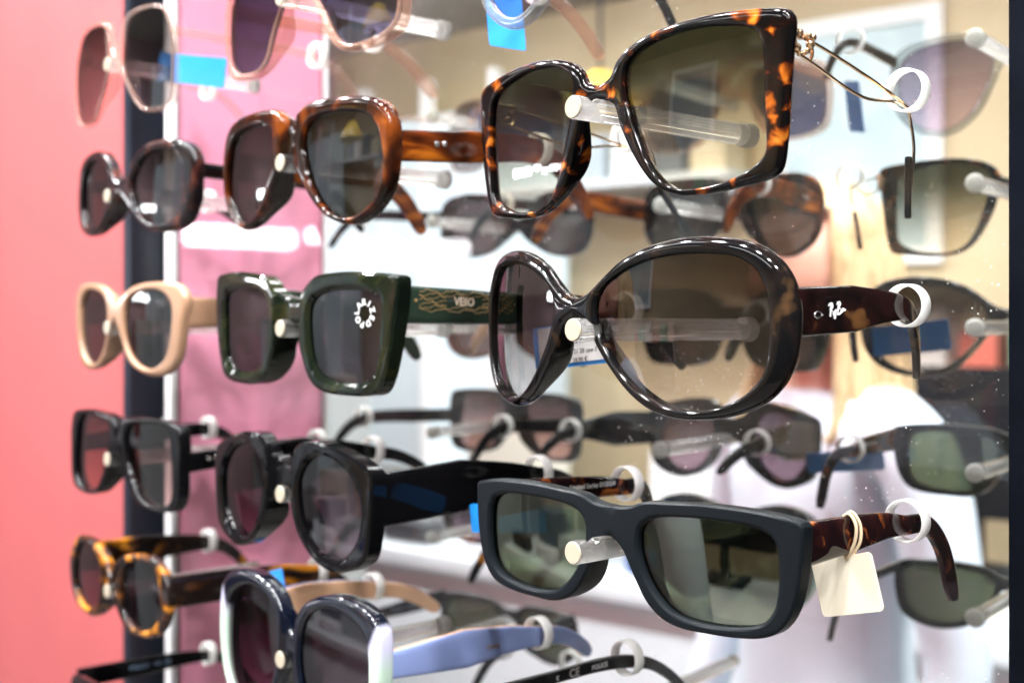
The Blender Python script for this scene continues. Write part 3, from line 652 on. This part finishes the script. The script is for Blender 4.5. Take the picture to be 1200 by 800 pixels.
Hh = G_('H', 'angular rose crystal sunglasses with indigo lenses at the top edge, left of centre',
       loc=(-.1966, -.095, .158), yaw=2, c=1.0, cz=1.2, T=.0058, r_out=.0020, r_in=.0016, front=M_H, lens=LH, temple=M_H, hz=.008, h=(.0075, .0065, .006, .009), t=(.0034, .003, .003), hook=(0, .048, -.026))
# ---- far column ----------------------------------------------------------------------------
I = G_('I', 'thin clear crystal sunglasses with smoke lenses in front of the pink wall, top left',
       loc=(-.4036, -.097, .158), yaw=2, roll=-1, c=1.0, cz=1.2, T=.0040, r_out=.0014, r_in=.0010, front=M_I, lens=LI, temple=M_I, hz=.012, h=(.0060, .0055, .005, .006), t=(.003, .003, .003))
J = G_('J', 'dark tortoise cat-eye sunglasses above the beige pair in the far left column',
       loc=(-.3938, -.097, .078), yaw=1, roll=-1.5, c=1.4, cz=1.5, T=.0080, r_out=.0030, r_in=.0016, front=M_J, lens=LJ, temple=M_F, hz=.011, h=(.0085, .0085, .007, .0055), t=(.004, .0036, .003))
K = G_('K', 'beige acetate sunglasses with dark brown lenses in the far left column',
       loc=(-.4011, -.097, -.002), yaw=2, roll=-1, c=1.4, cz=1.4, T=.0062, r_out=.0022, r_in=.0014, front=M_K, lens=LK, temple=M_K, hz=.010, h=(.0180, .0160, .010, .0065), t=(.0044, .004, .0034))
Ll = G_('L', 'angular gloss black sunglasses with rose brown gradient lenses below the beige pair',
       loc=(-.3974, -.097, -.082), yaw=3, roll=-1, c=.8, cz=1.0, T=.0080, r_out=.0018, r_in=.0016, front=M_F, lens=LL, temple=M_F, hz=.004, h=(.0115, .0110, .009, .006), t=(.0045, .004, .0034))
Mm = G_('M', 'rounded yellow and black tortoise sunglasses at the lower left',
       loc=(-.4092, -.097, -.162), yaw=2, roll=-1, c=1.0, cz=1.2, T=.0060, r_out=.0020, r_in=.0014, front=M_M, lens=LG, temple=M_M, hz=.008, h=(.0190, .0180, .010, .0065), t=(.0046, .004, .0034))
Nn = G_('Q', 'black sunglasses cut off by the bottom left corner, only a temple showing',
       loc=(-.404, -.097, -.246), yaw=2, c=1.0, cz=1.0, T=.006, r_out=.0016, front=M_F, lens=LC, temple=M_F, hz=.014, h=(.0130, .0120, .0075, .0055), t=(.0042, .0038, .0034))

# ---- rivets, prints and logos --------------------------------------------------------------
D.rivets(1, (.022, .0265), .001, M_silver, .0014)
Ll.rivets(1, (.014, .0185), .001, M_silver); 
J.rivets(1, (.016, .020), .0, M_silver, .0009)
for s in (1,): E.rivets(s, (.006,), .002, M_goldp, .0008)
# temple plaque of the green pair: engraved gilt waves round the letters
o, a, b, cc = E.on_temple(1, .034, .0022)
mb = MB(); random.seed(2)
for r_ in range(7):
    z0 = -.0042+r_*.0014
    pts = []
    for q in range(26):
        u = -.026+.052*q/25
        if abs(u-.002) < .011 and abs(z0-.0002) < .0022: 
            if len(pts) > 2: V, Fc = tube(pts, .00011, 5); mb.add(V, Fc)
            pts = []; continue
        pts.append(o+a*u+b*(z0+.0007*math.sin(u*420+r_*1.7)+.0004*math.sin(u*1100+r_))+cc*.00008)
    if len(pts) > 2: V, Fc = tube(pts, .00011, 5); mb.add(V, Fc)
mb.build('engraving', M_goldp, E.temples[1])
E.print_temple(1, .036, .0022, 'VEIIO', .0052, plain('pale_gilt_letters', (.9, .72, .55), .3, metal=.3), bold=.00012)
# round POLARIZED sticker printed on the right lens of the green pair
def on_lens(g, x, z, off=-.0010):
    y = g.bend(x, z)+off+g.lens_off
    n = Vector((2*g.c*x, -1, 2*g.cz*z)).normalized(); ax = Vector((1, 2*g.c*x, 0)).normalized(); az = n.cross(ax)*-1
    if az.z < 0: az = -az
    return Vector((x, y, z)), ax, az, n
o, ax, az, n = on_lens(E, .0558, .0085)
mb = MB()
word = 'POLARIZED'
for i, ch in enumerate(word):
    ang = R_(255-i*39.4)
    rad = ax*math.cos(ang)+az*math.sin(ang); tan = ax*math.sin(ang)-az*math.cos(ang)
    V, Fc = place(text_mesh(ch, .0040, 0, .0001), o+rad*.0050, tan, rad, n); mb.add(V, Fc)
lenses = [c for c in E.root.children if c.name.startswith('lens')]
mb.build('polarized_sticker', M_print, lenses[0], smooth=False)
# script logo and oval rivet on the round brown pair
o, a, b, cc = B.on_temple(1, .0185, -.0005)
def stroke(mb, pts, r=.00028):
    V, Fc = tube(catmull([o+a*x*.001+b*z*.001+cc*.00005 for x, z in pts], False, 4), r, 6); mb.add(V, Fc)
mb = MB()
stroke(mb, [(-1.6, 2.0), (-.6, 2.9), (.6, 2.6), (.4, 1.3), (-.8, .9), (.4, .2), (1.0, -1.2), (1.5, -.6), (1.9, .3), (1.6, -.9), (2.2, -.2), (2.5, .6), (2.4, -.8), (1.9, -2.4), (1.3, -2.0), (2.6, -.4)])
stroke(mb, [(-.3, 2.6), (-.6, .6), (-.9, -1.6)])
stroke(mb, [(2.9, .2), (3.6, .4)])
stroke(mb, [(4.3, 2.8), (3.9, .6), (3.6, -1.3)])
stroke(mb, [(3.5, 2.3), (4.6, 3.3), (5.5, 2.6), (4.4, 1.2), (5.6, .6), (5.2, -.8), (3.8, -1.1), (5.4, -.6), (6.2, .5), (6.0, -.6), (6.6, .1), (7.0, .9), (7.0, -.1), (7.6, .7), (7.9, .1), (8.4, .5)])
mb.build('script_logo', M_print, B.temples[1])
o2, a2, b2, c2 = B.on_temple(1, .0105, -.0012)
V, Fc = tube([o2+a2*.0022*math.cos(t_)+b2*.0010*math.sin(t_) for t_ in np.linspace(0, 2*math.pi, 25)], .00032, 6, cap=False)
mesh_obj('oval_badge', V, Fc, M_silver, B.temples[1])
C.print_temple(-1, .058, .0012, 'Limited Series 01/2024', .0030, M_print, bold=.00006)
Q.print_temple(-1, .050, .0, 'CE', .0052, M_print, bold=.00008)
Q.print_temple(-1, .0655, .0, 'POLICE', .0030, M_print, bold=.00003)
Q.print_temple(-1, .0400, .0, 'c', .0040, M_print)
Gg.print_temple(1, .060, -.001, 'Chloé', .0034, M_goldp, bold=.00006)
Nn.print_temple(-1, .050, .0005, 'POLICE  140  CE', .0042, plain('blue_grey_print', (.25, .35, .5), .4), bold=.00005)

# ---- tags ----------------------------------------------------------------------------------
M_blue = plain('blue_label', (.015, .27, .80), .4); M_paper = plain('white_label', (.88, .87, .9), .5); M_card = plain('cream_card', (.86, .78, .62), .6)
M_string = plain('beige_string', (.70, .55, .36), .8); M_ink = plain('dark_ink', (.06, .06, .09), .6)
def slab(name, pts, th, mat, parent=None):
    P = [Vector(p) for p in pts]; n = (P[1]-P[0]).cross(P[-1]-P[0]).normalized()*th/2
    k = len(P); V = [p+n for p in P]+[p-n for p in P]
    Fc = [tuple(range(k)), tuple(range(2*k-1, k-1, -1))]+[(i, (i+1) % k, k+(i+1) % k, k+i) for i in range(k)]
    return mesh_obj(name, V, Fc, mat, parent, smooth=False)
def rounded(c, ax, ay, hw, hh, r, n=4):
    P = []
    for sx, sy, a0 in ((1, 1, 0), (-1, 1, 90), (-1, -1, 180), (1, -1, 270)):
        for i in range(n+1):
            a = R_(a0+90*i/n); P.append(c+ax*(sx*(hw-r)+r*math.cos(a))+ay*(sy*(hh-r)+r*math.sin(a)))
    return P
def label_tag(name, label, c, ax, ay, hw, hh, mat, folded=True):
    t_ = slab(name, rounded(Vector(c), ax, ay, hw, hh, .0012), .0005, mat)
    tag(t_, label, 'price tag', 'price tags on the sunglasses'); return t_
X, Z = Vector((1, 0, 0)), Vector((0, 0, 1))
# white barcode label with blue border behind the bridge of the round pair
ax = Vector((.985, 0, .10)).normalized(); ay = Vector((-.10, 0, .985)).normalized()
bt = label_tag('price_tag', 'white barcode label with blue border behind the round brown pair', (-.0540, -.050, -.0085), ax, ay, .0240, .0092, M_blue)
slab('label_face', rounded(Vector((-.0528, -.0505, -.0079)), ax, ay, .0218, .0080, .0008), .0004, M_paper, bt)
random.seed(4); u = -.004
mb = MB()
for q in range(16):
    wv = random.choice((.0003, .0006, .0009)); c0 = Vector((-.0528, -.0508, -.0050))+ax*(u+wv/2); u += wv+random.choice((.0004, .0007))
    P_ = [c0-ax*wv/2-ay*.003, c0+ax*wv/2-ay*.003, c0+ax*wv/2+ay*.003, c0-ax*wv/2+ay*.003]; mb.add(P_, [(0, 1, 2, 3)])
mb.build('barcode', M_ink, bt, smooth=False)
V, Fc = place(text_mesh('21 20 uzw 7', .0028), Vector((-.0460, -.0508, -.0108)), ax, ay, Vector((0, -1, 0))); mesh_obj('lettering', V, Fc, M_ink, bt, smooth=False)
V, Fc = place(text_mesh('16.90 €', .0028), Vector((-.0490, -.0508, -.0146)), ax, ay, Vector((0, -1, 0))); mesh_obj('lettering', V, Fc, M_ink, bt, smooth=False)
# plain blue labels
label_tag('price_tag', 'bright blue label on the clear pair at the top left', (-.376, -.062, .1560), Vector((.98, .02, -.20)).normalized(), Vector((.20, 0, .98)).normalized(), .0430, .0088, M_blue)
label_tag('price_tag', 'tilted blue label under the crystal pair at the top edge', (-.0920, -.055, .1380), Vector((.80, .55, -.2)).normalized(), Vector((-.12, .0, .99)).normalized(), .0085, .0165, M_blue)
label_tag('price_tag', 'blue label seen behind the left lens of the matte black pair', (-.0960, -.050, -.0865), Vector((.985, 0, .12)).normalized(), Vector((-.12, 0, .985)).normalized(), .0255, .0065, M_blue)
label_tag('price_tag', 'small blue label at the peach temple of the navy and pearl pair', (-.2640, -.068, -.1460), Vector((.9, .2, .3)).normalized(), Vector((-.3, 0, .95)).normalized(), .0070, .0130, M_blue)
# cream card on a string round the near temple of the matte black pair
ct = slab('swing_tag', rounded(Vector((.0730, -.0415, -.0905)), Vector((.965, 0, .26)).normalized(), Vector((-.26, 0, .965)).normalized(), .0125, .0100, .0016), .0006, M_card)
tag(ct, 'blank cream card tag hanging on a string from the matte black pair', 'swing tag')
loop = catmull([(.0735, -.0420, -.0810), (.0768, -.0425, -.0750), (.0772, -.0425, -.0690), (.0745, -.0425, -.0655), (.0705, -.0420, -.0690), (.0705, -.0415, -.0755), (.0728, -.0418, -.0815)], False, 6)
V, Fc = tube(loop, .0006, 8); mesh_obj('string', V, Fc, M_string, ct)
loop = catmull([(.0740, -.0412, -.0812), (.0776, -.0405, -.0750), (.0774, -.0405, -.0685), (.0742, -.0408, -.0650), (.0710, -.0412, -.0690), (.0710, -.0412, -.0760), (.0735, -.0415, -.0818)], False, 6)
V, Fc = tube(loop, .0006, 8); mesh_obj('string', V, Fc, M_string, ct)

# ================================================================== the shop behind the camera (seen in the mirror and in the lenses)
M_tan = plain('tan_wall_paint', (.50, .40, .25), .6, bump=.2, bscale=30, var=.08, vscale=2)
M_floor = plain('grey_floor', (.30, .28, .26), .35, var=.1, vscale=3)
M_ceil = plain('ceiling_paint', (.16, .14, .12), .7)
M_grey = plain('grey_panel', (.42, .46, .48), .35)
M_pale = plain('pale_blue_glass', (.55, .66, .70), .15)
M_desk = plain('white_counter', (.70, .75, .80), .3)
M_wood = plain('dark_wood', (.10, .05, .03), .4, var=.3, vscale=8)
M_tube = emit('lit_tube', (1, .98, .95), 6)
M_spot = emit('lit_spot', (.98, .985, 1), 560)
M_strip = emit('lit_strip', (.96, .98, 1), 45)
M_day = emit('daylight_pane', (.80, .90, 1.0), 1.3)
struct(box('floor', (-4.2, -3.4, -1.56), (1.8, .3, -1.5), M_floor))
struct(box('ceiling', (-4.2, -3.4, 1.25), (1.8, .3, 1.30), M_ceil))
struct(box('back_wall', (-4.2, -3.36, -1.5), (1.8, -3.25, 1.25), M_tan))
struct(box('left_wall', (-4.1, -3.25, -1.5), (-3.95, .2, 1.25), plain('pale_pink_paint', (.34, .22, .235), .6)))
# ceiling lamps: tubes in two rows, recessed spots
def ceiling_tube(x, y, rz, lab):
    o = empty('ceiling_light', (x, y, 1.25), (0, 0, rz)); tag(o, lab, 'ceiling light', 'tube lights on the ceiling')
    box('housing', (-.62, -.05, -.035), (.62, .05, -.001), M_desk, o, bevel=.008)
    V, Fc = tube([(-.58, 0, -.055), (.58, 0, -.055)], .02, 14); mesh_obj('tube', V, Fc, M_tube, o)
for i, (x, y) in enumerate(TUBES):
    ceiling_tube(x, y, 0, ['tube light nearest the display', 'tube light near the display towards the pale wall', 'tube light above the shop counter', 'tube light in the far corner of the shop', 'tube light to the right behind the camera'][i])
random.seed(3)
k = 0
for y in (-.52, -2.3):  # the rear row is added only to lighten the dim tan wall
    for i in range(9 if y > -1 else 3):
        x = -1.55+i*.36 if y > -1 else -2.6+i*.8
        o = empty('spotlight', (x, y, 1.25)); tag(o, ['first', 'second', 'third', 'fourth', 'fifth', 'sixth', 'seventh', 'eighth', 'last'][i]+' recessed spotlight from the pale wall in the '+('row nearest the display' if y > -1 else 'row added to brighten the tan wall'), 'spotlight', 'recessed spotlights in the ceiling')
        V, Fc = tube([(0, 0, -.012), (0, 0, -.001)], [.070, .076], 24); mesh_obj('bezel', V, Fc, M_ring, o)
        V, Fc = ellipsoid((0, 0, -.014), (.055, .055, .012)); mesh_obj('bulb', V, Fc, M_spot, o)
# lit strips on the left wall; the last two are added to put glints in the lenses
for i, (y0, y1, z0, z1) in enumerate([(-2.110, -1.660, .298, .366), (-2.320, -2.185, .328, .378), (-2.50, -2.385, .290, .345), (-2.80, -2.56, .305, .365), (-3.15, -2.86, .305, .365)]):
    o = empty('wall_light', (-3.95, (y0+y1)/2, (z0+z1)/2)); d = (y1-y0)/2; e = (z1-z0)/2
    tag(o, ['long lit strip on the pale wall', 'second lit wall strip, beside the long one', 'shortest lit strip on the pale wall', 'fourth lit wall strip, towards the tan wall', 'lit wall strip nearest the tan wall'][i], 'wall light', 'lit strips on the wall')
    box('housing', (.002, -d-.01, -e-.01), (.10, d+.01, e+.01), M_desk, o); box('diffuser', (.1005, -d, -e), (.15, d, e), M_strip, o, bevel=.01)
# glazed partition towards the street
o = empty('glass_partition', (-3.3, -3.0, -1.5)); tag(o, 'pale blue glazed partition with white mullions', 'partition')
for i in range(4):
    x0 = -.55+i*.36; box('pane', (x0, -.01, .9), (x0+.33, .01, 2.35), M_day if i in (0, 2) else M_pale, o); box('mullion', (x0-.028, -.03, 0), (x0-.002, .03, 2.5), M_white, o)
box('kick_panel', (-.55, -.02, 0), (.9, .015, .88), M_grey, o)
# framed print on the tan wall
o = empty('picture_frame', (-1.42, -3.24, .62)); tag(o, 'white framed pale blue print on the tan wall', 'picture')
for a, b in (((-.30, -.02, -.42), (-.25, .02, .42)), ((.25, -.02, -.42), (.30, .02, .42)), ((-.25, -.02, .37), (.25, .02, .42)), ((-.25, -.02, -.42), (.25, .02, -.37))):
    box('frame_rail', a, b, M_white, o)
box('print', (-.25, -.015, -.37), (.25, .0, .37), plain('pale_print', (.42, .52, .56), .4, var=.15, vscale=5), o)
# counter with boxes, monitor and till
o = empty('shop_counter', (-1.0, -1.75, -1.5)); tag(o, 'white shop counter with dark plinth', 'counter')
box('top', (-.95, -.35, .93), (.75, .35, .97), M_desk, o, bevel=.006); box('body', (-.92, -.32, .10), (.72, .32, .929), M_desk, o); box('plinth', (-.90, -.30, 0), (.70, .30, .099), M_wood, o)
for i, (x, y, z, sx, sy, sz, m, l) in enumerate([(-1.35, -1.65, -.529, .28, .20, .09, M_grey, 'flat grey box on the shop counter'), (-.95, -1.72, -.529, .22, .16, .06, M_wood, 'dark wooden tray on the shop counter'),
        (-1.70, -1.75, -.529, .18, .20, .14, plain('slate_card', (.10, .14, .18), .5), 'slate carton on the shop counter')]):
    b_ = box('storage_box', (x-sx/2, y-sy/2, z), (x+sx/2, y+sy/2, z+sz), m, bevel=.004); tag(b_, l, 'box', 'boxes on the counter')
o = empty('computer_monitor', (-.62, -1.95, -.53)); tag(o, 'computer monitor on the shop counter', 'monitor')
box('base', (-.11, -.08, .001), (.11, .08, .015), M_black, o, bevel=.004); box('stand', (-.02, -.02, .015), (.02, .01, .14), M_black, o); box('screen', (-.25, -.015, .12), (.25, .012, .44), M_black, o, bevel=.004)
# open shelf with boxes in colour on the tan wall
o = empty('wall_shelf', (-1.05, -3.1, -.35)); tag(o, 'white wall shelf carrying upright coloured cartons', 'shelf')
box('board', (-.45, -.13, 0), (.45, .13, .025), M_desk, o); box('bracket', (-.40, -.12, -.12), (-.37, .10, -.001), M_desk, o); box('bracket', (.37, -.12, -.12), (.40, .10, -.001), M_desk, o)
cols = [(.5, .05, .05), (.08, .35, .18), (.75, .72, .68), (.55, .12, .08), (.1, .3, .2), (.7, .5, .35)]; nm = ['dark red', 'green', 'off-white', 'brick red', 'deep green', 'sand']
for i in range(6):
    x = -1.45+i*.15; b_ = box('carton', (x, -3.2, -.324), (x+.11, -3.02, -.02+.04*(i % 3)), plain('carton_%d' % i, cols[i], .5)); tag(b_, nm[i]+' upright carton on the wall shelf', 'carton', 'cartons on the wall shelf')
# red and grey display cabinet
o = empty('display_cabinet', (-3.0, -1.9, -1.5)); tag(o, 'grey display cabinet with red back beside the partition', 'cabinet')
box('carcass', (-.35, -.25, 0), (.35, -.20, 1.55), plain('red_board', (.42, .05, .06), .5), o)
for z in (.4, .8, 1.2): box('cabinet_shelf', (-.35, -.20, z), (.35, .2, z+.02), M_desk, o)
for x in (-.37, .352): box('cabinet_side', (x, -.25, 0), (x+.018, .2, 1.55), M_grey, o)

# more stock: small cases on the counter, a second wall shelf, a lamp with a yellow shade
random.seed(12)
for i, (x, y, sx, sy, sz, c_, l) in enumerate([(-1.82, -1.50, .16, .07, .05, (.02, .02, .025), 'black spectacle case at the end of the counter'), (-1.55, -1.50, .17, .07, .05, (.75, .75, .78), 'white spectacle case near the counter edge'),
        (-1.12, -1.52, .16, .07, .05, (.03, .10, .30), 'blue spectacle case near the counter edge'), (-.78, -1.48, .17, .07, .05, (.20, .11, .05), 'tan leather spectacle case on the counter'),
        (-1.28, -1.95, .20, .14, .22, (.80, .80, .80), 'tall white carton at the back of the counter'), (-1.02, -1.98, .18, .14, .16, (.05, .05, .06), 'black carton at the back of the counter'),
        (-1.85, -1.95, .24, .16, .26, (.62, .58, .50), 'beige carton at the back of the counter'), (-.45, -1.55, .30, .21, .02, (.85, .85, .86), 'sheaf of white paper on the counter')]):
    b_ = box('spectacle_case' if i < 4 else ('paper_sheaf' if i == 7 else 'storage_box'), (x-sx/2, y-sy/2, -.529), (x+sx/2, y+sy/2, -.529+sz), plain('stock_%d' % i, c_, .45), bevel=.012 if i < 4 else .003)
    tag(b_, l, 'case' if i < 4 else ('paper' if i == 7 else 'box'), 'stock on the counter')
o = empty('wall_shelf', (-2.35, -3.1, .50)); tag(o, 'white wall shelf with mixed cartons below the ceiling', 'shelf')
box('board', (-.60, -.13, 0), (.60, .13, .025), M_desk, o); box('bracket', (-.55, -.12, -.12), (-.52, .10, -.001), M_desk, o); box('bracket', (.52, -.12, -.12), (.55, .10, -.001), M_desk, o)
for i in range(7):
    x = -2.92+i*.165; c_ = [(.78, .78, .80), (.03, .03, .035), (.70, .52, .10), (.35, .40, .44), (.80, .79, .76), (.12, .14, .17), (.66, .56, .40)][i]
    b_ = box('carton', (x, -3.2, .526), (x+.13, -3.03, .70+.05*((i*5) % 3)), plain('upper_carton_%d' % i, c_, .5)); tag(b_, ['white', 'black', 'mustard', 'grey', 'ivory', 'charcoal', 'straw'][i]+' carton on the shelf below the ceiling', 'carton', 'cartons on the upper shelf')
o = empty('pendant_lamp', (-1.95, -2.5, 1.25)); tag(o, 'pendant lamp with a mustard yellow shade', 'lamp')
V, Fc = tube([(0, 0, -.45), (0, 0, -.001)], .006, 8); mesh_obj('cable', V, Fc, M_black, o)
V, Fc = tube([(0, 0, -.62), (0, 0, -.56), (0, 0, -.47), (0, 0, -.45)], [.17, .14, .06, .02], 24); mesh_obj('lamp_shade', V, Fc, plain('mustard_enamel', (.62, .42, .06), .35), o)
# dark office chair in front of the counter
o = empty('office_chair', (-1.75, -1.15, -1.5)); tag(o, 'dark office chair standing in front of the white counter', 'chair')
M_ch = plain('black_mesh_fabric', (.02, .02, .024), .8)
box('seat', (-.24, -.24, .44), (.24, .24, .52), M_ch, o, bevel=.03, seg=3)
bk = box('backrest', (-.22, .0, 0), (.22, .06, .58), M_ch, o, bevel=.025, seg=3); bk.location = (0, .22, .60); bk.rotation_euler = (R_(-8), 0, 0)
V, Fc = tube([(0, .245, .46), (0, .265, .50), (0, .262, .66)], .022, 10); mesh_obj('back_bracket', V, Fc, M_black, o)
V, Fc = tube([(0, 0, .08), (0, 0, .44)], .03, 12); mesh_obj('column', V, Fc, M_black, o)
for i in range(5):
    a = 2*math.pi*i/5; V, Fc = tube([(0, 0, .10), (.28*math.cos(a), .28*math.sin(a), .07)], [.028, .018], 8); mesh_obj('base_arm', V, Fc, M_black, o)
    V, Fc = ellipsoid((.28*math.cos(a), .28*math.sin(a), .03), (.03, .03, .03), nu=10, nv=8); mesh_obj('castor', V, Fc, M_black, o)
for s_ in (-1, 1):
    V, Fc = tube([(s_*.25, .05, .48), (s_*.27, .05, .66), (s_*.27, -.15, .67)], .016, 8); mesh_obj('armrest', V, Fc, M_black, o)
# ================================================================== customer standing at the display (mirror image only)
M_skin = plain('skin', (.62, .34, .25), .5, var=.06, vscale=30); M_shirt = plain('white_cotton', (.68, .77, .88), .75, bump=.3, bscale=120, var=.04, vscale=10)
M_hair = tortoise('blond_hair', [(.3, (.34, .23, .11)), (.62, (.60, .45, .26))], scale=14, stretch=(6, 6, .8), rough=.45, coat=0); M_jean = plain('dark_denim', (.03, .04, .08), .8)
M_eye = plain('eye', (.03, .03, .03), .1); M_lip = plain('lips', (.50, .16, .15), .4)
def skin_mesh(verts, edges, radii, sub=2):
    me = bpy.data.meshes.new('s'); me.from_pydata(verts, edges, []); o = bpy.data.objects.new('s', me); COL.objects.link(o)
    md = o.modifiers.new('Skin', 'SKIN'); md.use_smooth_shade = True
    for i, r in enumerate(radii):
        sv = me.skin_vertices[0].data[i]; sv.radius = r if isinstance(r, tuple) else (r, r); sv.use_root = (i == 0)
    sb = o.modifiers.new('Sub', 'SUBSURF'); sb.levels = sub; sb.render_levels = sub
    dg = bpy.context.evaluated_depsgraph_get(); m2 = bpy.data.meshes.new_from_object(o.evaluated_get(dg))
    V = [v.co.copy() for v in m2.vertices]; Fc = [tuple(p.vertices) for p in m2.polygons]
    bpy.data.objects.remove(o); bpy.data.meshes.remove(me); bpy.data.meshes.remove(m2); return V, Fc
# local frame: feet at z = 0, faces +y, height 1.66
body_v = [(0, 0, .92), (0, 0, 1.06), (0, .005, 1.20), (0, .0, 1.33), (0, -.005, 1.40), (0, .0, 1.45), (0, .01, 1.51)]
body_r = [(.155, .11), (.13, .095), (.145, .105), (.15, .095), (.075, .065), (.050, .052), (.05, .055)]
E_ = [(i, i+1) for i in range(6)]
def chain(start, pts, rad):
    a = start
    for p, r in zip(pts, rad):
        body_v.append(p); body_r.append(r); E_.append((a, len(body_v)-1)); a = len(body_v)-1
    return a
for s in (-1, 1):
    chain(0, [(s*.09, 0, .86), (s*.095, .01, .50), (s*.095, -.01, .10), (s*.10, .06, .04), (s*.105, .15, .03)], [.092, .058, .040, .042, .034])
    chain(3, [(s*.12, 0, 1.375), (s*.185, 0, 1.34), (s*.235, -.01, 1.08), (s*.24, .07, .86), (s*.24, .08, .83)], [.06, .055, .040, .028, .024])
pb = MB(); V, Fc = skin_mesh(body_v, E_, body_r); pb.add(V, Fc)
nb = len(pb.v)
# hands: palm and five fingers each
def hand(base, d, n, s):
    d = Vector(d).normalized(); n = Vector(n).normalized(); t = d.cross(n)
    base = Vector(base)
    V, Fc = ellipsoid(base+d*.045, (.040, .018, .048), Matrix((t, n, d)).transposed()); pb.add(V, Fc)
    for i, (o_, ln) in enumerate(((-.028, .062), (-.010, .072), (.009, .069), (.027, .054))):
        a = base+d*.075+t*o_; P_ = [a, a+d*ln*.45+n*.006, a+d*ln*.75+n*.016, a+d*ln*.9+n*.030]
        V, Fc = tube(catmull(P_, False, 4), [.0088-.0002*q for q in range(13)], 8); pb.add(V, Fc)
    a = base+d*.025-t*s*.03; P_ = [a, a+d*.02-t*s*.022+n*.006, a+d*.045-t*s*.026+n*.014, a+d*.06-t*s*.022+n*.02]
    V, Fc = tube(catmull(P_, False, 4), [.0105-.0002*q for q in range(13)], 8); pb.add(V, Fc)
hand((.24, .08, .83), (0, .12, -1), (-1, 0, 0), 1)
hand((-.24, .08, .83), (0, .12, -1), (1, 0, 0), -1)
# head: shaped ellipsoid with brow, nose, mouth, chin and ears
V, Fc = ellipsoid((0, .02, 1.565), (.074, .092, .108), nu=28, nv=22); W_ = []
for p in V:
    x, y, z = p.x, p.y-.02, p.z-1.565
    if z < 0: f = 1-.30*min(1, (-z/.108))**1.6; x *= f; y = y*(1-.10*(-z/.108)) + .012*(-z/.108)
    if y > 0:
        y += .020*math.exp(-((x/.012)**2+((z+.018)/.022)**2))          # nose
        y -= .010*math.exp(-(((abs(x)-.030)/.016)**2+((z-.004)/.012)**2))  # eye sockets
        y += .006*math.exp(-((x/.022)**2+((z+.056)/.010)**2))          # mouth
        y += .008*math.exp(-((x/.022)**2+((z+.090)/.014)**2))          # chin
    W_.append((x, y+.02, z+1.565))
pb.add(W_, Fc)
for s in (-1, 1): V, Fc = ellipsoid((s*.076, .012, 1.560), (.009, .018, .030), nu=10, nv=8); pb.add(V, Fc)
PO = (-.46, -.84, -1.5)
per = pb.build('person', [M_skin, M_shirt, M_jean], None, sharp=60)
for p in per.data.polygons:
    c_ = p.center
    if 0.05 < c_.z < .95 and abs(c_.x) < .20: p.material_index = 2
    elif c_.z <= .05 and abs(c_.x) < .2: p.material_index = 2
    elif c_.z < 1.415 and c_.y < .235 and not (c_.z < .87): p.material_index = 1
per.location = PO; per.rotation_euler = (0, 0, R_(28))
tag(per, 'person in a white shirt with long blond hair, seen blurred in the mirror', 'person')
hb = MB()
V, Fc = ellipsoid((0, .0, 1.595), (.088, .098, .098), nu=24, nv=16)
keep = [i for i, f in enumerate(Fc) if not (sum(V[j].y for j in f)/4 > .045 and sum(V[j].z for j in f)/4 < 1.655)]
hb.add(V, [Fc[i] for i in keep])
random.seed(9)
for i in range(90):
    a = R_(-205+230*i/89)+math.pi*.0
    cx, cy = math.cos(a), math.sin(a)
    if cy > .55: continue
    top = Vector((.078*cx, -.002+.088*cy, 1.60)); L_ = random.uniform(.20, .30)
    P_ = [Vector((.03*cx, .02*cy, 1.688)), top, top+Vector((.016*cx, .012*cy, -.12)), top+Vector((.030*cx+random.uniform(-.012, .012), .018*cy+.02, -.24)), top+Vector((.022*cx+random.uniform(-.02, .02), .02*cy+.03, -L_))]
    V, Fc = tube(catmull(P_, False, 4), [.010, .011, .012, .012, .012]+[.011]*8+[.009, .007, .005, .003], 6); hb.add(V, Fc)
hb.build('hair', M_hair, per, sharp=60)
eb = MB()
for s in (-1, 1): V, Fc = ellipsoid((s*.030, .096, 1.569), (.010, .006, .006), nu=10, nv=8); mesh_obj('eye', V, Fc, M_eye, per)
V, Fc = ellipsoid((0, .117, 1.509), (.020, .005, .006), nu=12, nv=8); mesh_obj('lips', V, Fc, M_lip, per)
